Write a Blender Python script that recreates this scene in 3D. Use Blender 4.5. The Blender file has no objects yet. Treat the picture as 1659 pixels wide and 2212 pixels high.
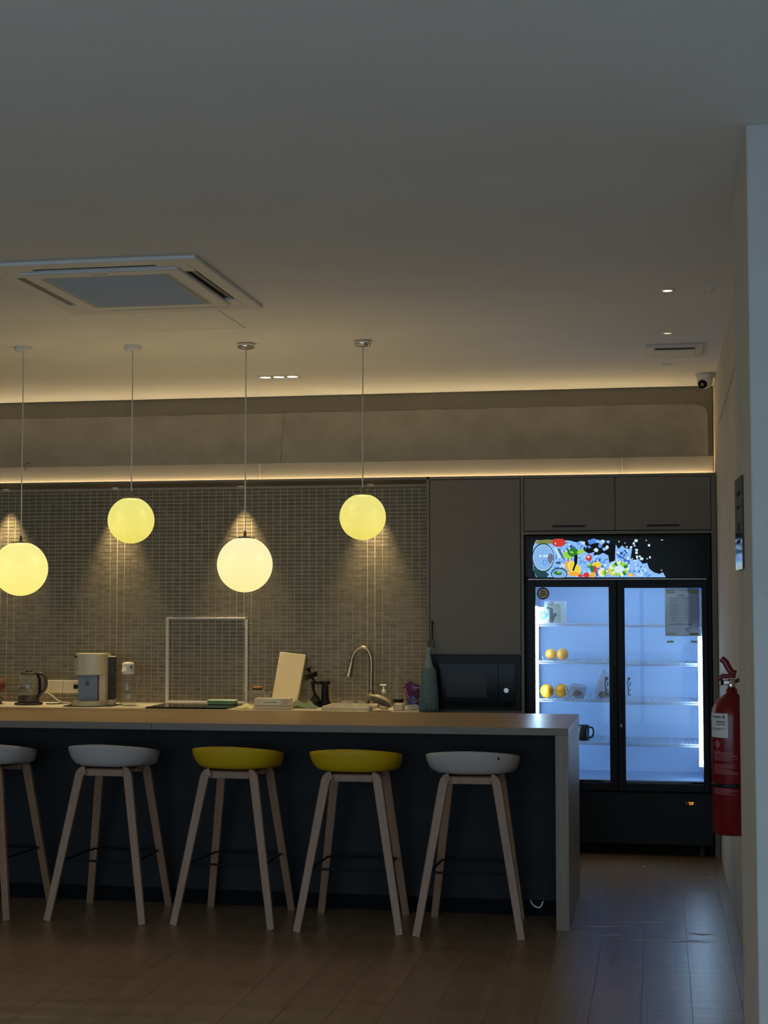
import bpy, bmesh, math, random
from mathutils import Vector, Matrix
random.seed(7)
C = bpy.context.scene.collection
SC = bpy.context.scene
PI = math.pi

# ------------------------------------------------------------------ camera
FPX, YAW, PITCH, CAMZ, W, H = 3323.0, 0.176934, 0.060873, 1.52, 1659, 2212
cam_data = bpy.data.cameras.new('camera')
cam = bpy.data.objects.new('camera', cam_data)
C.objects.link(cam)
cam.location = (0, 0, CAMZ)
cam.rotation_euler = (PI / 2 + PITCH, 0, YAW)
cam_data.sensor_fit = 'VERTICAL'
cam_data.sensor_height = 36.0
cam_data.lens = 36.0 * FPX / H
cam_data.clip_start = 0.05
SC.camera = cam

# ------------------------------------------------------------------ view, world, daylight
SC.view_settings.view_transform = 'Standard'
SC.view_settings.look = 'None'
SC.view_settings.exposure = 0.0
SC.view_settings.gamma = 1.0
SC.view_settings.use_curve_mapping = False
SC.render.film_transparent = False
try:
    SC.cycles.use_denoising = True
    SC.cycles.max_bounces = 7
    SC.cycles.diffuse_bounces = 4
    SC.cycles.glossy_bounces = 4
    SC.cycles.transparent_max_bounces = 24
    SC.cycles.sample_clamp_indirect = 4.0
    SC.cycles.caustics_reflective = False
    SC.cycles.caustics_refractive = False
except Exception:
    pass

def lin(r, g, b):
    f = lambda c: (c / 255 / 12.92) if c / 255 <= 0.04045 else ((c / 255 + 0.055) / 1.055) ** 2.4
    return (f(r), f(g), f(b))

SKY_STRENGTH = 2.5
world = bpy.data.worlds.new('sky')
SC.world = world
world.use_nodes = True
wb = world.node_tree.nodes['Background']
wb.inputs[0].default_value = (0.56, 0.78, 1.0, 1)      # even dusk overcast seen through the added window behind
wb.inputs[1].default_value = SKY_STRENGTH

WIN = dict(x0=-6.6, x1=1.9, z0=0.02, z1=2.5, y=-0.8)   # unseen window added behind the camera to bring in cool daylight
ld = bpy.data.lights.new('window_daylight', 'AREA')
ld.shape = 'RECTANGLE'
ld.size = WIN['x1'] - WIN['x0']
ld.size_y = WIN['z1'] - WIN['z0']
ld.cycles.is_portal = True
lo = bpy.data.objects.new('window_daylight', ld)
C.objects.link(lo)
lo.location = ((WIN['x0'] + WIN['x1']) / 2, WIN['y'] + 0.02, (WIN['z0'] + WIN['z1']) / 2)
lo.rotation_euler = (PI / 2, 0, 0)

# light levels of the room's own lamps
LED_WARM, LED_STRENGTH = (1.0, 0.74, 0.40), 94.0
SPOT_WARM, SPOT_POWER = (1.0, 0.74, 0.38), 74.0
BULB_WARM, BULB_POWER = (1.0, 0.80, 0.46), 15.0
FRIDGE_LED, FRIDGE_LED_STRENGTH = (0.46, 0.72, 1.0), 47.0

# ------------------------------------------------------------------ helpers
_fw = Vector((-math.sin(YAW) * math.cos(PITCH), math.cos(YAW) * math.cos(PITCH), math.sin(PITCH)))
_rt = Vector((math.cos(YAW), math.sin(YAW), 0))
_up = _rt.cross(_fw)

def at(px, py, Y):
    """the point of the plane at depth Y that a measured pixel of the photograph shows"""
    d = _fw * FPX + _rt * (px - W / 2) + _up * (H / 2 - py)
    return Vector((0, 0, CAMZ)) + d * (Y / d.y)

def tag(o, label=None, cat=None, group=None, kind=None):
    if label: o['label'] = label
    if cat: o['category'] = cat
    if group: o['group'] = group
    if kind: o['kind'] = kind
    return o

def thing(name, label, cat, loc=(0, 0, 0), rz=0, group=None, rot=None):
    o = bpy.data.objects.new(name, None)
    o.empty_display_size = 0.05
    C.objects.link(o)
    o.location = loc
    o.rotation_euler = rot if rot else (0, 0, rz)
    return tag(o, label, cat, group)

class MB:
    """collects shapes into one mesh"""
    def __init__(s):
        s.bm = bmesh.new(); s.mi = 0
    def _fin(s, geom, smooth):
        for f in geom:
            f.material_index = s.mi; f.smooth = smooth
    def box(s, a, b, bev=0.0, seg=1, rot=None):
        a, b = Vector(a), Vector(b)
        r = bmesh.ops.create_cube(s.bm, size=1.0)
        vs = r['verts']
        m = Matrix.Translation((a + b) / 2) @ (rot.to_4x4() if rot else Matrix()) @ Matrix.Diagonal((abs(b.x - a.x), abs(b.y - a.y), abs(b.z - a.z), 1))
        bmesh.ops.transform(s.bm, matrix=m, verts=vs)
        fs = list({f for v in vs for f in v.link_faces})
        s._fin(fs, False)
        if bev > 0:
            es = list({e for v in vs for e in v.link_edges})
            r = bmesh.ops.bevel(s.bm, geom=es, offset=bev, segments=seg, affect='EDGES', profile=0.5)
            s._fin(r['faces'], seg > 1)
        return s
    def lathe(s, prof, c=(0, 0, 0), n=24, smooth=True, mat=None, a0=0, a1=2 * PI):
        """prof: list of (r, z) ; axis z through c ; mat: extra matrix"""
        full = abs(a1 - a0 - 2 * PI) < 1e-6
        k = n if full else n + 1
        rings = []
        M = Matrix.Translation(c) @ (mat if mat else Matrix())
        for r, z in prof:
            if r < 1e-6:
                rings.append([s.bm.verts.new(M @ Vector((0, 0, z)))])
            else:
                rings.append([s.bm.verts.new(M @ Vector((r * math.cos(a0 + (a1 - a0) * i / n), r * math.sin(a0 + (a1 - a0) * i / n), z))) for i in range(k)])
        fs = []
        for A, B in zip(rings, rings[1:]):
            for i in range(n):
                j = (i + 1) % k
                if len(A) == 1 and len(B) == 1: continue
                if len(A) == 1: q = [A[0], B[j], B[i]]
                elif len(B) == 1: q = [A[i], A[j], B[0]]
                else: q = [A[i], A[j], B[j], B[i]]
                try: fs.append(s.bm.faces.new(q))
                except ValueError: pass
        s._fin(fs, smooth)
        return s
    def cyl(s, a, b, r, r2=None, n=16, smooth=True):
        a, b = Vector(a), Vector(b)
        r2 = r if r2 is None else r2
        q = (b - a).to_track_quat('Z', 'Y').to_matrix().to_4x4()
        L = (b - a).length
        s.lathe([(0, 0), (r, 0)], a, n, False, q)
        s.lathe([(r, 0), (r2, L)], a, n, smooth, q)
        s.lathe([(r2, L), (0, L)], a, n, False, q)
        return s
    def ball(s, c, r, n=20, sc=(1, 1, 1), smooth=True):
        m = n // 2
        prof = [(r * math.sin(PI * i / m), -r * math.cos(PI * i / m)) for i in range(m + 1)]
        prof[0] = (0, -r); prof[-1] = (0, r)
        return s.lathe(prof, c, n, smooth, Matrix.Diagonal((sc[0], sc[1], sc[2], 1)))
    def sweep(s, path, sec, up=(0, 1, 0), cap=True, smooth=False, scale=None):
        """sweep a closed 2d section along a path"""
        path = [Vector(p) for p in path]
        rings = []
        upv = Vector(up)
        for i, p in enumerate(path):
            t = (path[min(i + 1, len(path) - 1)] - path[max(i - 1, 0)]).normalized()
            x = upv.cross(t)
            if x.length < 1e-4: x = Vector((1, 0, 0)).cross(t)
            x.normalize(); y = t.cross(x)
            k = scale[i] if scale else 1.0
            rings.append([s.bm.verts.new(p + x * u * k + y * v * k) for u, v in sec])
        fs = []
        n = len(sec)
        for A, B in zip(rings, rings[1:]):
            for i in range(n):
                fs.append(s.bm.faces.new([A[i], A[(i + 1) % n], B[(i + 1) % n], B[i]]))
        s._fin(fs, smooth)
        if cap:
            s._fin([s.bm.faces.new(rings[0][::-1]), s.bm.faces.new(rings[-1])], False)
        return s
    def tube(s, path, r, n=8, up=(0.13, 0.97, 0.2), scale=None, cap=True):
        sec = [(r * math.cos(2 * PI * i / n), r * math.sin(2 * PI * i / n)) for i in range(n)]
        return s.sweep(path, sec, up, cap, True, scale)
    def prism(s, pts, d0, d1, axis='y'):
        """polygon pts (u,v) extruded between d0 and d1 along an axis"""
        def V(u, v, d):
            return (u, d, v) if axis == 'y' else (d, u, v) if axis == 'x' else (u, v, d)
        A = [s.bm.verts.new(V(u, v, d0)) for u, v in pts]
        B = [s.bm.verts.new(V(u, v, d1)) for u, v in pts]
        n = len(pts)
        fs = [s.bm.faces.new(A), s.bm.faces.new(B[::-1])]
        for i in range(n):
            fs.append(s.bm.faces.new([A[i], B[i], B[(i + 1) % n], A[(i + 1) % n]]))
        s._fin(fs, False)
        return s
    def poly(s, pts):
        f = s.bm.faces.new([s.bm.verts.new(p) for p in pts])
        s._fin([f], False)
        return s
    def build(s, name, mats, parent=None, loc=None, bevel=0, recalc=True):
        if recalc: bmesh.ops.recalc_face_normals(s.bm, faces=s.bm.faces[:])
        me = bpy.data.meshes.new(name)
        s.bm.to_mesh(me); s.bm.free()
        for m in (mats if isinstance(mats, (list, tuple)) else [mats]): me.materials.append(m)
        o = bpy.data.objects.new(name, me)
        C.objects.link(o)
        if parent: o.parent = parent
        if loc: o.location = loc
        return o

def arc(c, r, a0, a1, n, plane='xz'):
    out = []
    for i in range(n + 1):
        a = a0 + (a1 - a0) * i / n
        u, v = r * math.cos(a), r * math.sin(a)
        out.append(Vector((c[0] + u, c[1], c[2] + v)) if plane == 'xz' else Vector((c[0], c[1] + u, c[2] + v)) if plane == 'yz' else Vector((c[0] + u, c[1] + v, c[2])))
    return out

def spline(pts, n=8):
    """smooth path through points (Catmull-Rom)"""
    P = [Vector(p) for p in pts]
    P = [2 * P[0] - P[1]] + P + [2 * P[-1] - P[-2]]
    out = []
    for i in range(1, len(P) - 2):
        for k in range(n):
            t = k / n
            a, b, c, d = P[i - 1], P[i], P[i + 1], P[i + 2]
            out.append(0.5 * ((2 * b) + (c - a) * t + (2 * a - 5 * b + 4 * c - d) * t * t + (3 * b - a - 3 * c + d) * t ** 3))
    out.append(P[-2])
    return out

def rrect(w, h, r, n=4, cx=0, cy=0):
    out = []
    for sx, sy, a in ((1, 1, 0), (-1, 1, 90), (-1, -1, 180), (1, -1, 270)):
        for i in range(n + 1):
            t = math.radians(a + 90 * i / n)
            out.append((cx + sx * (w / 2 - r) + r * math.cos(t), cy + sy * (h / 2 - r) + r * math.sin(t)))
    return out

def text_mesh(name, txt, size, m, parent, loc, rot=(PI / 2, 0, 0), bold=0.0, depth=0.0004):
    cu = bpy.data.curves.new(name, 'FONT')
    cu.body = txt; cu.size = size; cu.align_x = 'CENTER'; cu.align_y = 'CENTER'
    cu.extrude = depth; cu.offset = bold; cu.resolution_u = 3
    tmp = bpy.data.objects.new('tmp', cu)
    C.objects.link(tmp)
    dg = bpy.context.evaluated_depsgraph_get()
    me = bpy.data.meshes.new_from_object(tmp.evaluated_get(dg))
    bpy.data.objects.remove(tmp); bpy.data.curves.remove(cu)
    me.name = name
    me.materials.clear(); me.materials.append(m)
    o = bpy.data.objects.new(name, me)
    C.objects.link(o)
    o.parent = parent; o.location = loc; o.rotation_euler = rot
    return o

def dup(root, label=None, loc=None, rz=None, group=None):
    r = root.copy(); C.objects.link(r)
    if loc is not None: r.location = loc
    if rz is not None: r.rotation_euler = (0, 0, rz)
    if label: r['label'] = label
    if group: r['group'] = group
    for ch in list(root.children):
        c = ch.copy(); C.objects.link(c); c.parent = r
        for g in list(ch.children):
            d = g.copy(); C.objects.link(d); d.parent = c
    return r

# ------------------------------------------------------------------ materials
def mat(name, col, rough=0.5, metal=0.0, var=0.0, vscale=30.0, bump=0.0, bscale=60.0, stretch=(1, 1, 1), emit=None, estr=0.0, coat=0.0, spec=0.5):
    m = bpy.data.materials.new(name)
    m.use_nodes = True
    nt = m.node_tree; N = nt.nodes; L = nt.links
    b = N['Principled BSDF']
    b.inputs['Base Color'].default_value = (*col, 1)
    b.inputs['Roughness'].default_value = rough
    b.inputs['Metallic'].default_value = metal
    b.inputs['Specular IOR Level'].default_value = spec
    if coat: b.inputs['Coat Weight'].default_value = coat; b.inputs['Coat Roughness'].default_value = 0.08
    if emit:
        b.inputs['Emission Color'].default_value = (*emit, 1); b.inputs['Emission Strength'].default_value = estr
    if var or bump:
        tc = N.new('ShaderNodeTexCoord'); mp = N.new('ShaderNodeMapping')
        mp.inputs['Scale'].default_value = stretch
        L.new(tc.outputs['Object'], mp.inputs['Vector'])
    if var:
        t = N.new('ShaderNodeTexNoise'); t.inputs['Scale'].default_value = vscale; t.inputs['Detail'].default_value = 6
        L.new(mp.outputs[0], t.inputs['Vector'])
        r = N.new('ShaderNodeValToRGB')
        r.color_ramp.elements[0].position = 0.3; r.color_ramp.elements[1].position = 0.7
        r.color_ramp.elements[0].color = (*[max(0, c * (1 - var)) for c in col], 1)
        r.color_ramp.elements[1].color = (*[min(1, c * (1 + var)) for c in col], 1)
        L.new(t.outputs['Fac'], r.inputs[0]); L.new(r.outputs[0], b.inputs['Base Color'])
    if bump:
        t = N.new('ShaderNodeTexNoise'); t.inputs['Scale'].default_value = bscale; t.inputs['Detail'].default_value = 5
        L.new(mp.outputs[0], t.inputs['Vector'])
        bp = N.new('ShaderNodeBump'); bp.inputs['Strength'].default_value = bump; bp.inputs['Distance'].default_value = 0.01
        L.new(t.outputs['Fac'], bp.inputs['Height']); L.new(bp.outputs[0], b.inputs['Normal'])
    return m

def wood(name, ca, cb, axis, scale=1.0, rough=0.42, bump=0.05, perobj=0.15, fine=160.0, wobble=False):
    """straight-grained wood: noise squeezed across the grain, stretched along it"""
    m = bpy.data.materials.new(name); m.use_nodes = True
    nt = m.node_tree; N = nt.nodes; L = nt.links; b = N['Principled BSDF']
    geo = N.new('ShaderNodeNewGeometry'); oi = N.new('ShaderNodeObjectInfo')
    mp = N.new('ShaderNodeMapping')
    s = [fine * scale] * 3; s[axis] = 2.2 * scale
    mp.inputs['Scale'].default_value = s
    off = N.new('ShaderNodeVectorMath'); off.operation = 'SCALE'
    cmb = N.new('ShaderNodeCombineXYZ')
    for i in range(3): L.new(oi.outputs['Random'], cmb.inputs[i])
    L.new(cmb.outputs[0], off.inputs[0]); off.inputs['Scale'].default_value = 9.0
    add = N.new('ShaderNodeVectorMath'); L.new(geo.outputs['Position'], add.inputs[0]); L.new(off.outputs[0], add.inputs[1])
    L.new(add.outputs[0], mp.inputs['Vector'])
    t = N.new('ShaderNodeTexNoise'); t.inputs['Scale'].default_value = 1.0; t.inputs['Detail'].default_value = 4; t.inputs['Roughness'].default_value = 0.65
    L.new(mp.outputs[0], t.inputs['Vector'])
    mp2 = N.new('ShaderNodeMapping'); s2 = [18.0 * scale] * 3; s2[axis] = 0.8 * scale
    mp2.inputs['Scale'].default_value = s2
    L.new(add.outputs[0], mp2.inputs['Vector'])
    t2 = N.new('ShaderNodeTexNoise'); t2.inputs['Scale'].default_value = 1.0; t2.inputs['Detail'].default_value = 3
    L.new(mp2.outputs[0], t2.inputs['Vector'])
    mx = N.new('ShaderNodeMath'); mx.operation = 'MULTIPLY_ADD'; mx.inputs[1].default_value = 0.6
    L.new(t.outputs['Fac'], mx.inputs[0])
    mh = N.new('ShaderNodeMath'); mh.operation = 'MULTIPLY'; mh.inputs[1].default_value = 0.4
    L.new(t2.outputs['Fac'], mh.inputs[0]); L.new(mh.outputs[0], mx.inputs[2])
    r = N.new('ShaderNodeValToRGB')
    r.color_ramp.elements[0].position = 0.33; r.color_ramp.elements[1].position = 0.67
    r.color_ramp.elements[0].color = (*ca, 1); r.color_ramp.elements[1].color = (*cb, 1)
    L.new(mx.outputs[0], r.inputs[0])
    hsv = N.new('ShaderNodeHueSaturation')
    mr = N.new('ShaderNodeMapRange'); mr.inputs['To Min'].default_value = 1 - perobj; mr.inputs['To Max'].default_value = 1 + perobj
    L.new(oi.outputs['Random'], mr.inputs['Value']); L.new(mr.outputs[0], hsv.inputs['Value'])
    L.new(r.outputs[0], hsv.inputs['Color']); L.new(hsv.outputs[0], b.inputs['Base Color'])
    b.inputs['Roughness'].default_value = rough
    b.inputs['Specular IOR Level'].default_value = 0.85 if wobble else 0.5
    bp = N.new('ShaderNodeBump'); bp.inputs['Strength'].default_value = bump; bp.inputs['Distance'].default_value = 0.003
    L.new(mx.outputs[0], bp.inputs['Height'])
    if wobble:      # the vinyl lifts in low waves near the way in
        mp3 = N.new('ShaderNodeMapping'); mp3.inputs['Scale'].default_value = (1.6, 9.0, 1.0)
        L.new(geo.outputs['Position'], mp3.inputs['Vector'])
        t3 = N.new('ShaderNodeTexNoise'); t3.inputs['Scale'].default_value = 1.0; t3.inputs['Detail'].default_value = 1.5
        L.new(mp3.outputs[0], t3.inputs['Vector'])
        b3 = N.new('ShaderNodeBump'); b3.inputs['Strength'].default_value = 0.35; b3.inputs['Distance'].default_value = 0.012
        L.new(t3.outputs['Fac'], b3.inputs['Height']); L.new(bp.outputs[0], b3.inputs['Normal'])
        L.new(b3.outputs[0], b.inputs['Normal'])
    else:
        L.new(bp.outputs[0], b.inputs['Normal'])
    return m

def emission(name, col, strength):
    m = bpy.data.materials.new(name); m.use_nodes = True
    nt = m.node_tree
    for n in list(nt.nodes): nt.nodes.remove(n)
    o = nt.nodes.new('ShaderNodeOutputMaterial'); e = nt.nodes.new('ShaderNodeEmission')
    e.inputs[0].default_value = (*col, 1); e.inputs[1].default_value = strength
    nt.links.new(e.outputs[0], o.inputs[0])
    return m

def glass(name, tint=(0.96, 0.97, 0.95), rough=0.02, diffuse=0.0, dcol=(0.7, 0.7, 0.7), gloss=1.0):
    """thin glass or clear plastic: lets light through, mirrors by Fresnel"""
    m = bpy.data.materials.new(name); m.use_nodes = True
    nt = m.node_tree; N = nt.nodes; L = nt.links
    for n in list(N): N.remove(n)
    o = N.new('ShaderNodeOutputMaterial'); t = N.new('ShaderNodeBsdfTransparent'); g = N.new('ShaderNodeBsdfGlossy')
    t.inputs[0].default_value = (*tint, 1); g.inputs['Roughness'].default_value = rough
    g.inputs['Color'].default_value = (gloss, gloss, gloss, 1)
    fr = N.new('ShaderNodeFresnel')
    ge = N.new('ShaderNodeNewGeometry'); mr = N.new('ShaderNodeMapRange')
    mr.inputs['To Min'].default_value = 1.45; mr.inputs['To Max'].default_value = 1 / 1.45
    L.new(ge.outputs['Backfacing'], mr.inputs['Value']); L.new(mr.outputs[0], fr.inputs['IOR'])
    mx = N.new('ShaderNodeMixShader')
    L.new(fr.outputs[0], mx.inputs[0]); L.new(t.outputs[0], mx.inputs[1]); L.new(g.outputs[0], mx.inputs[2])
    last = mx
    if diffuse:
        d = N.new('ShaderNodeBsdfDiffuse'); d.inputs[0].default_value = (*dcol, 1)
        m2 = N.new('ShaderNodeMixShader'); m2.inputs[0].default_value = diffuse
        L.new(mx.outputs[0], m2.inputs[1]); L.new(d.outputs[0], m2.inputs[2]); last = m2
    L.new(last.outputs[0], o.inputs[0])
    return m

def globe_mat(name, ctop, cbot, r):
    """opal glass lit from inside: glow a little paler towards the cap"""
    m = bpy.data.materials.new(name); m.use_nodes = True
    nt = m.node_tree; N = nt.nodes; L = nt.links; b = N['Principled BSDF']
    b.inputs['Base Color'].default_value = (0.01, 0.01, 0.008, 1); b.inputs['Roughness'].default_value = 0.3; b.inputs['Specular IOR Level'].default_value = 0.05
    tc = N.new('ShaderNodeTexCoord'); sp = N.new('ShaderNodeSeparateXYZ'); L.new(tc.outputs['Object'], sp.inputs[0])
    mr = N.new('ShaderNodeMapRange'); mr.inputs['From Min'].default_value = -r; mr.inputs['From Max'].default_value = r
    L.new(sp.outputs['Z'], mr.inputs['Value'])
    rp = N.new('ShaderNodeValToRGB'); rp.color_ramp.elements[0].color = (*cbot, 1); rp.color_ramp.elements[1].color = (*ctop, 1)
    L.new(mr.outputs[0], rp.inputs[0]); L.new(rp.outputs[0], b.inputs['Emission Color'])
    b.inputs['Emission Strength'].default_value = 1.04
    tr = N.new('ShaderNodeBsdfTransparent'); tr.inputs[0].default_value = (1, 0.98, 0.94, 1)
    mx = N.new('ShaderNodeMixShader'); mx.inputs[0].default_value = 0.25
    L.new(b.outputs[0], mx.inputs[1]); L.new(tr.outputs[0], mx.inputs[2])
    L.new(mx.outputs[0], N['Material Output'].inputs[0])
    return m

def tile_mat():
    m = bpy.data.materials.new('mosaic tile'); m.use_nodes = True
    nt = m.node_tree; N = nt.nodes; L = nt.links; b = N['Principled BSDF']
    geo = N.new('ShaderNodeNewGeometry')
    sn = N.new('ShaderNodeVectorMath'); sn.operation = 'SNAP'; sn.inputs[1].default_value = (TPX, 1.0, TPZ)
    ad = N.new('ShaderNodeVectorMath'); ad.inputs[1].default_value = (0.0, 0.0, -TILE_Z0)
    L.new(geo.outputs['Position'], ad.inputs[0]); L.new(ad.outputs[0], sn.inputs[0])
    wn = N.new('ShaderNodeTexWhiteNoise'); L.new(sn.outputs[0], wn.inputs['Vector'])
    rp = N.new('ShaderNodeValToRGB')
    rp.color_ramp.elements[0].color = (0.165, 0.142, 0.094, 1); rp.color_ramp.elements[1].color = (0.24, 0.21, 0.146, 1)
    L.new(wn.outputs['Value'], rp.inputs[0])
    t = N.new('ShaderNodeTexNoise'); t.inputs['Scale'].default_value = 160; t.inputs['Detail'].default_value = 5
    L.new(geo.outputs['Position'], t.inputs['Vector'])
    mx = N.new('ShaderNodeMix'); mx.data_type = 'RGBA'; mx.blend_type = 'MULTIPLY'; mx.inputs[0].default_value = 0.5
    L.new(rp.outputs[0], mx.inputs[6]); L.new(t.outputs['Fac'], mx.inputs[7])
    L.new(mx.outputs[2], b.inputs['Base Color'])
    b.inputs['Roughness'].default_value = 0.55
    bp = N.new('ShaderNodeBump'); bp.inputs['Strength'].default_value = 0.5; bp.inputs['Distance'].default_value = 0.004
    L.new(t.outputs['Fac'], bp.inputs['Height']); L.new(bp.outputs[0], b.inputs['Normal'])
    return m

TPX, TPZ = 0.0495, 0.0253
TILE_Y, TILE_Z0, TILE_X1 = 9.98, 0.872, -1.440
M = {}
M['ceiling'] = mat('ceiling paint', (0.82, 0.805, 0.77), 0.9, var=0.02, vscale=3, bump=0.03, bscale=120)
M['wall'] = mat('wall paint', (0.58, 0.515, 0.42), 0.85, var=0.05, vscale=4, bump=0.12, bscale=14)
M['pier'] = mat('pier paint', (0.54, 0.545, 0.54), 0.8, var=0.05, vscale=6, bump=0.5, bscale=9)
M['plaster'] = mat('rough plaster', (0.30, 0.275, 0.22), 0.95, var=0.12, vscale=5, bump=0.35, bscale=35)
M['band'] = mat('smooth band', (0.20, 0.18, 0.135), 0.9, var=0.05, vscale=5)
M['strip'] = mat('smooth board', (0.36, 0.33, 0.27), 0.8, var=0.03, vscale=5)
M['plank'] = wood('vinyl plank', (0.19, 0.118, 0.066), (0.30, 0.198, 0.115), 1, 1.0, 0.33, 0.02, 0.05, 130, wobble=True)
M['floor_base'] = wood('floor base', (0.20, 0.130, 0.078), (0.36, 0.25, 0.16), 1, 1.0, 0.45, 0.05, 0.0, 130)
M['oak'] = wood('oak laminate lengthwise', (0.29, 0.185, 0.086), (0.46, 0.32, 0.165), 0, 0.8, 0.33, 0.03, 0.03, 70)
M['oak_v'] = wood('oak laminate upright', (0.16, 0.118, 0.078), (0.235, 0.18, 0.125), 2, 0.9, 0.4, 0.03, 0.03, 110)
M['edge'] = wood('dimmed edge band', (0.13, 0.10, 0.070), (0.185, 0.145, 0.102), 0, 0.8, 0.45, 0.03, 0.03, 70)
M['beech'] = wood('stool wood', (0.225, 0.114, 0.058), (0.335, 0.188, 0.104), 2, 1.0, 0.45, 0.03, 0.06, 150)
M['navy'] = mat('dark panel', (0.0125, 0.013, 0.0142), 0.6, var=0.25, vscale=7, bump=0.05, bscale=8, spec=0.22)
M['kick'] = mat('black toe kick', (0.004, 0.004, 0.005), 0.7, spec=0.1)
M['cabinet'] = mat('taupe laminate', (0.135, 0.118, 0.098), 0.55, var=0.03, vscale=12)
M['cabinet_edge'] = mat('taupe edge', (0.125, 0.115, 0.09), 0.5)
M['gap'] = mat('dark joint', (0.008, 0.008, 0.008), 0.8)
M['black'] = mat('black plastic', (0.009, 0.009, 0.010), 0.35, spec=0.15)
M['blacks'] = mat('satin black metal', (0.008, 0.008, 0.009), 0.45, spec=0.15)
M['soft_black'] = mat('black rubber', (0.018, 0.017, 0.016), 0.6)
M['glass_black'] = mat('black glass', (0.006, 0.006, 0.006), 0.16, spec=0.15)
M['fridge_body'] = mat('fridge black', (0.004, 0.005, 0.006), 0.45, spec=0.2)
M['fridge_in'] = mat('light-tinted liner', (0.42, 0.60, 0.86), 0.4)  # blue of the cool LED light put into the liner colour
M['silver'] = mat('brushed silver', (0.55, 0.54, 0.50), 0.28, metal=1.0, var=0.05, vscale=60)
M['steel'] = mat('brushed nickel', (0.42, 0.35, 0.24), 0.33, metal=1.0, var=0.06, vscale=80)
M['chrome'] = mat('chrome', (0.75, 0.74, 0.72), 0.10, metal=1.0)
M['white'] = mat('white plastic', (0.72, 0.70, 0.66), 0.4)
M['ac_white'] = mat('air unit white', (0.70, 0.69, 0.66), 0.5, var=0.02, vscale=8)
M['vent'] = mat('vent plastic', (0.62, 0.58, 0.56), 0.5)
M['ac_grey'] = mat('air unit filter grille', (0.46, 0.49, 0.53), 0.7, var=0.06, vscale=300)
M['louver'] = mat('dark louver', (0.07, 0.075, 0.08), 0.5)
M['seat_white'] = mat('white shell', (0.44, 0.40, 0.37), 0.55, spec=0.3)
M['seat_yellow'] = mat('yellow shell', (0.58, 0.355, 0.006), 0.55, spec=0.3)
M['tile'] = tile_mat()
M['grout'] = mat('grout', (0.66, 0.58, 0.41), 0.9, var=0.06, vscale=50)
M['cream'] = mat('cream plastic', (0.66, 0.58, 0.40), 0.35)
M['offwhite'] = mat('off white plastic', (0.62, 0.56, 0.43), 0.4)
M['worktop'] = mat('pale stone worktop', (0.62, 0.57, 0.46), 0.35, var=0.06, vscale=40)
M['board'] = mat('cream board', (0.66, 0.56, 0.34), 0.6, var=0.03, vscale=20)
M['red'] = mat('red enamel', (0.17, 0.006, 0.008), 0.25, spec=0.4)
M['label'] = mat('label paper', (0.62, 0.62, 0.60), 0.5)
M['print'] = mat('grey print', (0.05, 0.055, 0.065), 0.6)
M['print_red'] = mat('faded print on red', (0.36, 0.10, 0.11), 0.5)
M['orange'] = mat('orange peel', (0.85, 0.36, 0.012), 0.42, var=0.08, vscale=25, bump=0.25, bscale=160)
M['stem'] = mat('green stem end', (0.10, 0.12, 0.03), 0.7)
M['teal'] = mat('teal chenille', (0.115, 0.18, 0.185), 0.95, var=0.3, vscale=90, bump=0.6, bscale=90)
M['green'] = mat('green plastic', (0.20, 0.40, 0.17), 0.45)
M['green_pale'] = mat('pale green lid', (0.46, 0.62, 0.44), 0.4)
M['greencloth'] = mat('green cloth', (0.12, 0.17, 0.11), 0.95, var=0.2, vscale=60, bump=0.4, bscale=120)
M['yellowcloth'] = mat('pale yellow cloth', (0.62, 0.60, 0.30), 0.95, var=0.15, vscale=60, bump=0.4, bscale=120)
M['blue'] = mat('blue plastic', (0.015, 0.07, 0.24), 0.35)
M['pink'] = mat('pink bag trim', (0.40, 0.08, 0.16), 0.4)
M['brown'] = mat('brown fibre', (0.15, 0.055, 0.025), 0.9, var=0.25, vscale=80, bump=0.6, bscale=90)
M['cork'] = mat('wooden lid', (0.36, 0.17, 0.07), 0.6, var=0.15, vscale=40)
M['greyplastic'] = mat('grey plastic', (0.16, 0.15, 0.14), 0.4)
M['brownplastic'] = mat('brown grey plastic', (0.055, 0.044, 0.032), 0.35)
M['bluecard'] = mat('blue card', (0.20, 0.265, 0.38), 0.6)
M['pinkprint'] = mat('pink print', (0.38, 0.30, 0.30), 0.6)
M['paper_grey'] = mat('notice paper', (0.55, 0.55, 0.56), 0.7)
_nt = M['paper_grey'].node_tree; _tl = _nt.nodes.new('ShaderNodeBsdfTranslucent'); _tl.inputs[0].default_value = (.62, .60, .56, 1)
_mx = _nt.nodes.new('ShaderNodeMixShader'); _mx.inputs[0].default_value = .7
_nt.links.new(_nt.nodes['Principled BSDF'].outputs[0], _mx.inputs[1]); _nt.links.new(_tl.outputs[0], _mx.inputs[2])
_nt.links.new(_mx.outputs[0], _nt.nodes['Material Output'].inputs[0])
M['tape'] = mat('yellow tape', (0.30, 0.31, 0.16), 0.5)
M['sticker'] = mat('sticker cream', (0.40, 0.38, 0.27), 0.5)
M['sticker_green'] = mat('sticker green', (0.02, 0.06, 0.05), 0.5)
M['sticker_red'] = mat('sticker maroon', (0.12, 0.03, 0.03), 0.5)
M['glass'] = glass('clear glass', (0.90, 0.91, 0.88), 0.03, 0.07, (0.8, 0.8, 0.76))
M['glass_door'] = glass('door glass', (0.97, 0.98, 1.0), 0.01, 0.0, gloss=0.55)
M['clear'] = glass('clear plastic', (0.92, 0.93, 0.92), 0.06, 0.10, (0.75, 0.75, 0.72))
M['bag'] = glass('plastic bag', (0.85, 0.87, 0.90), 0.15, 0.30, (0.62, 0.64, 0.66))
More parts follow.
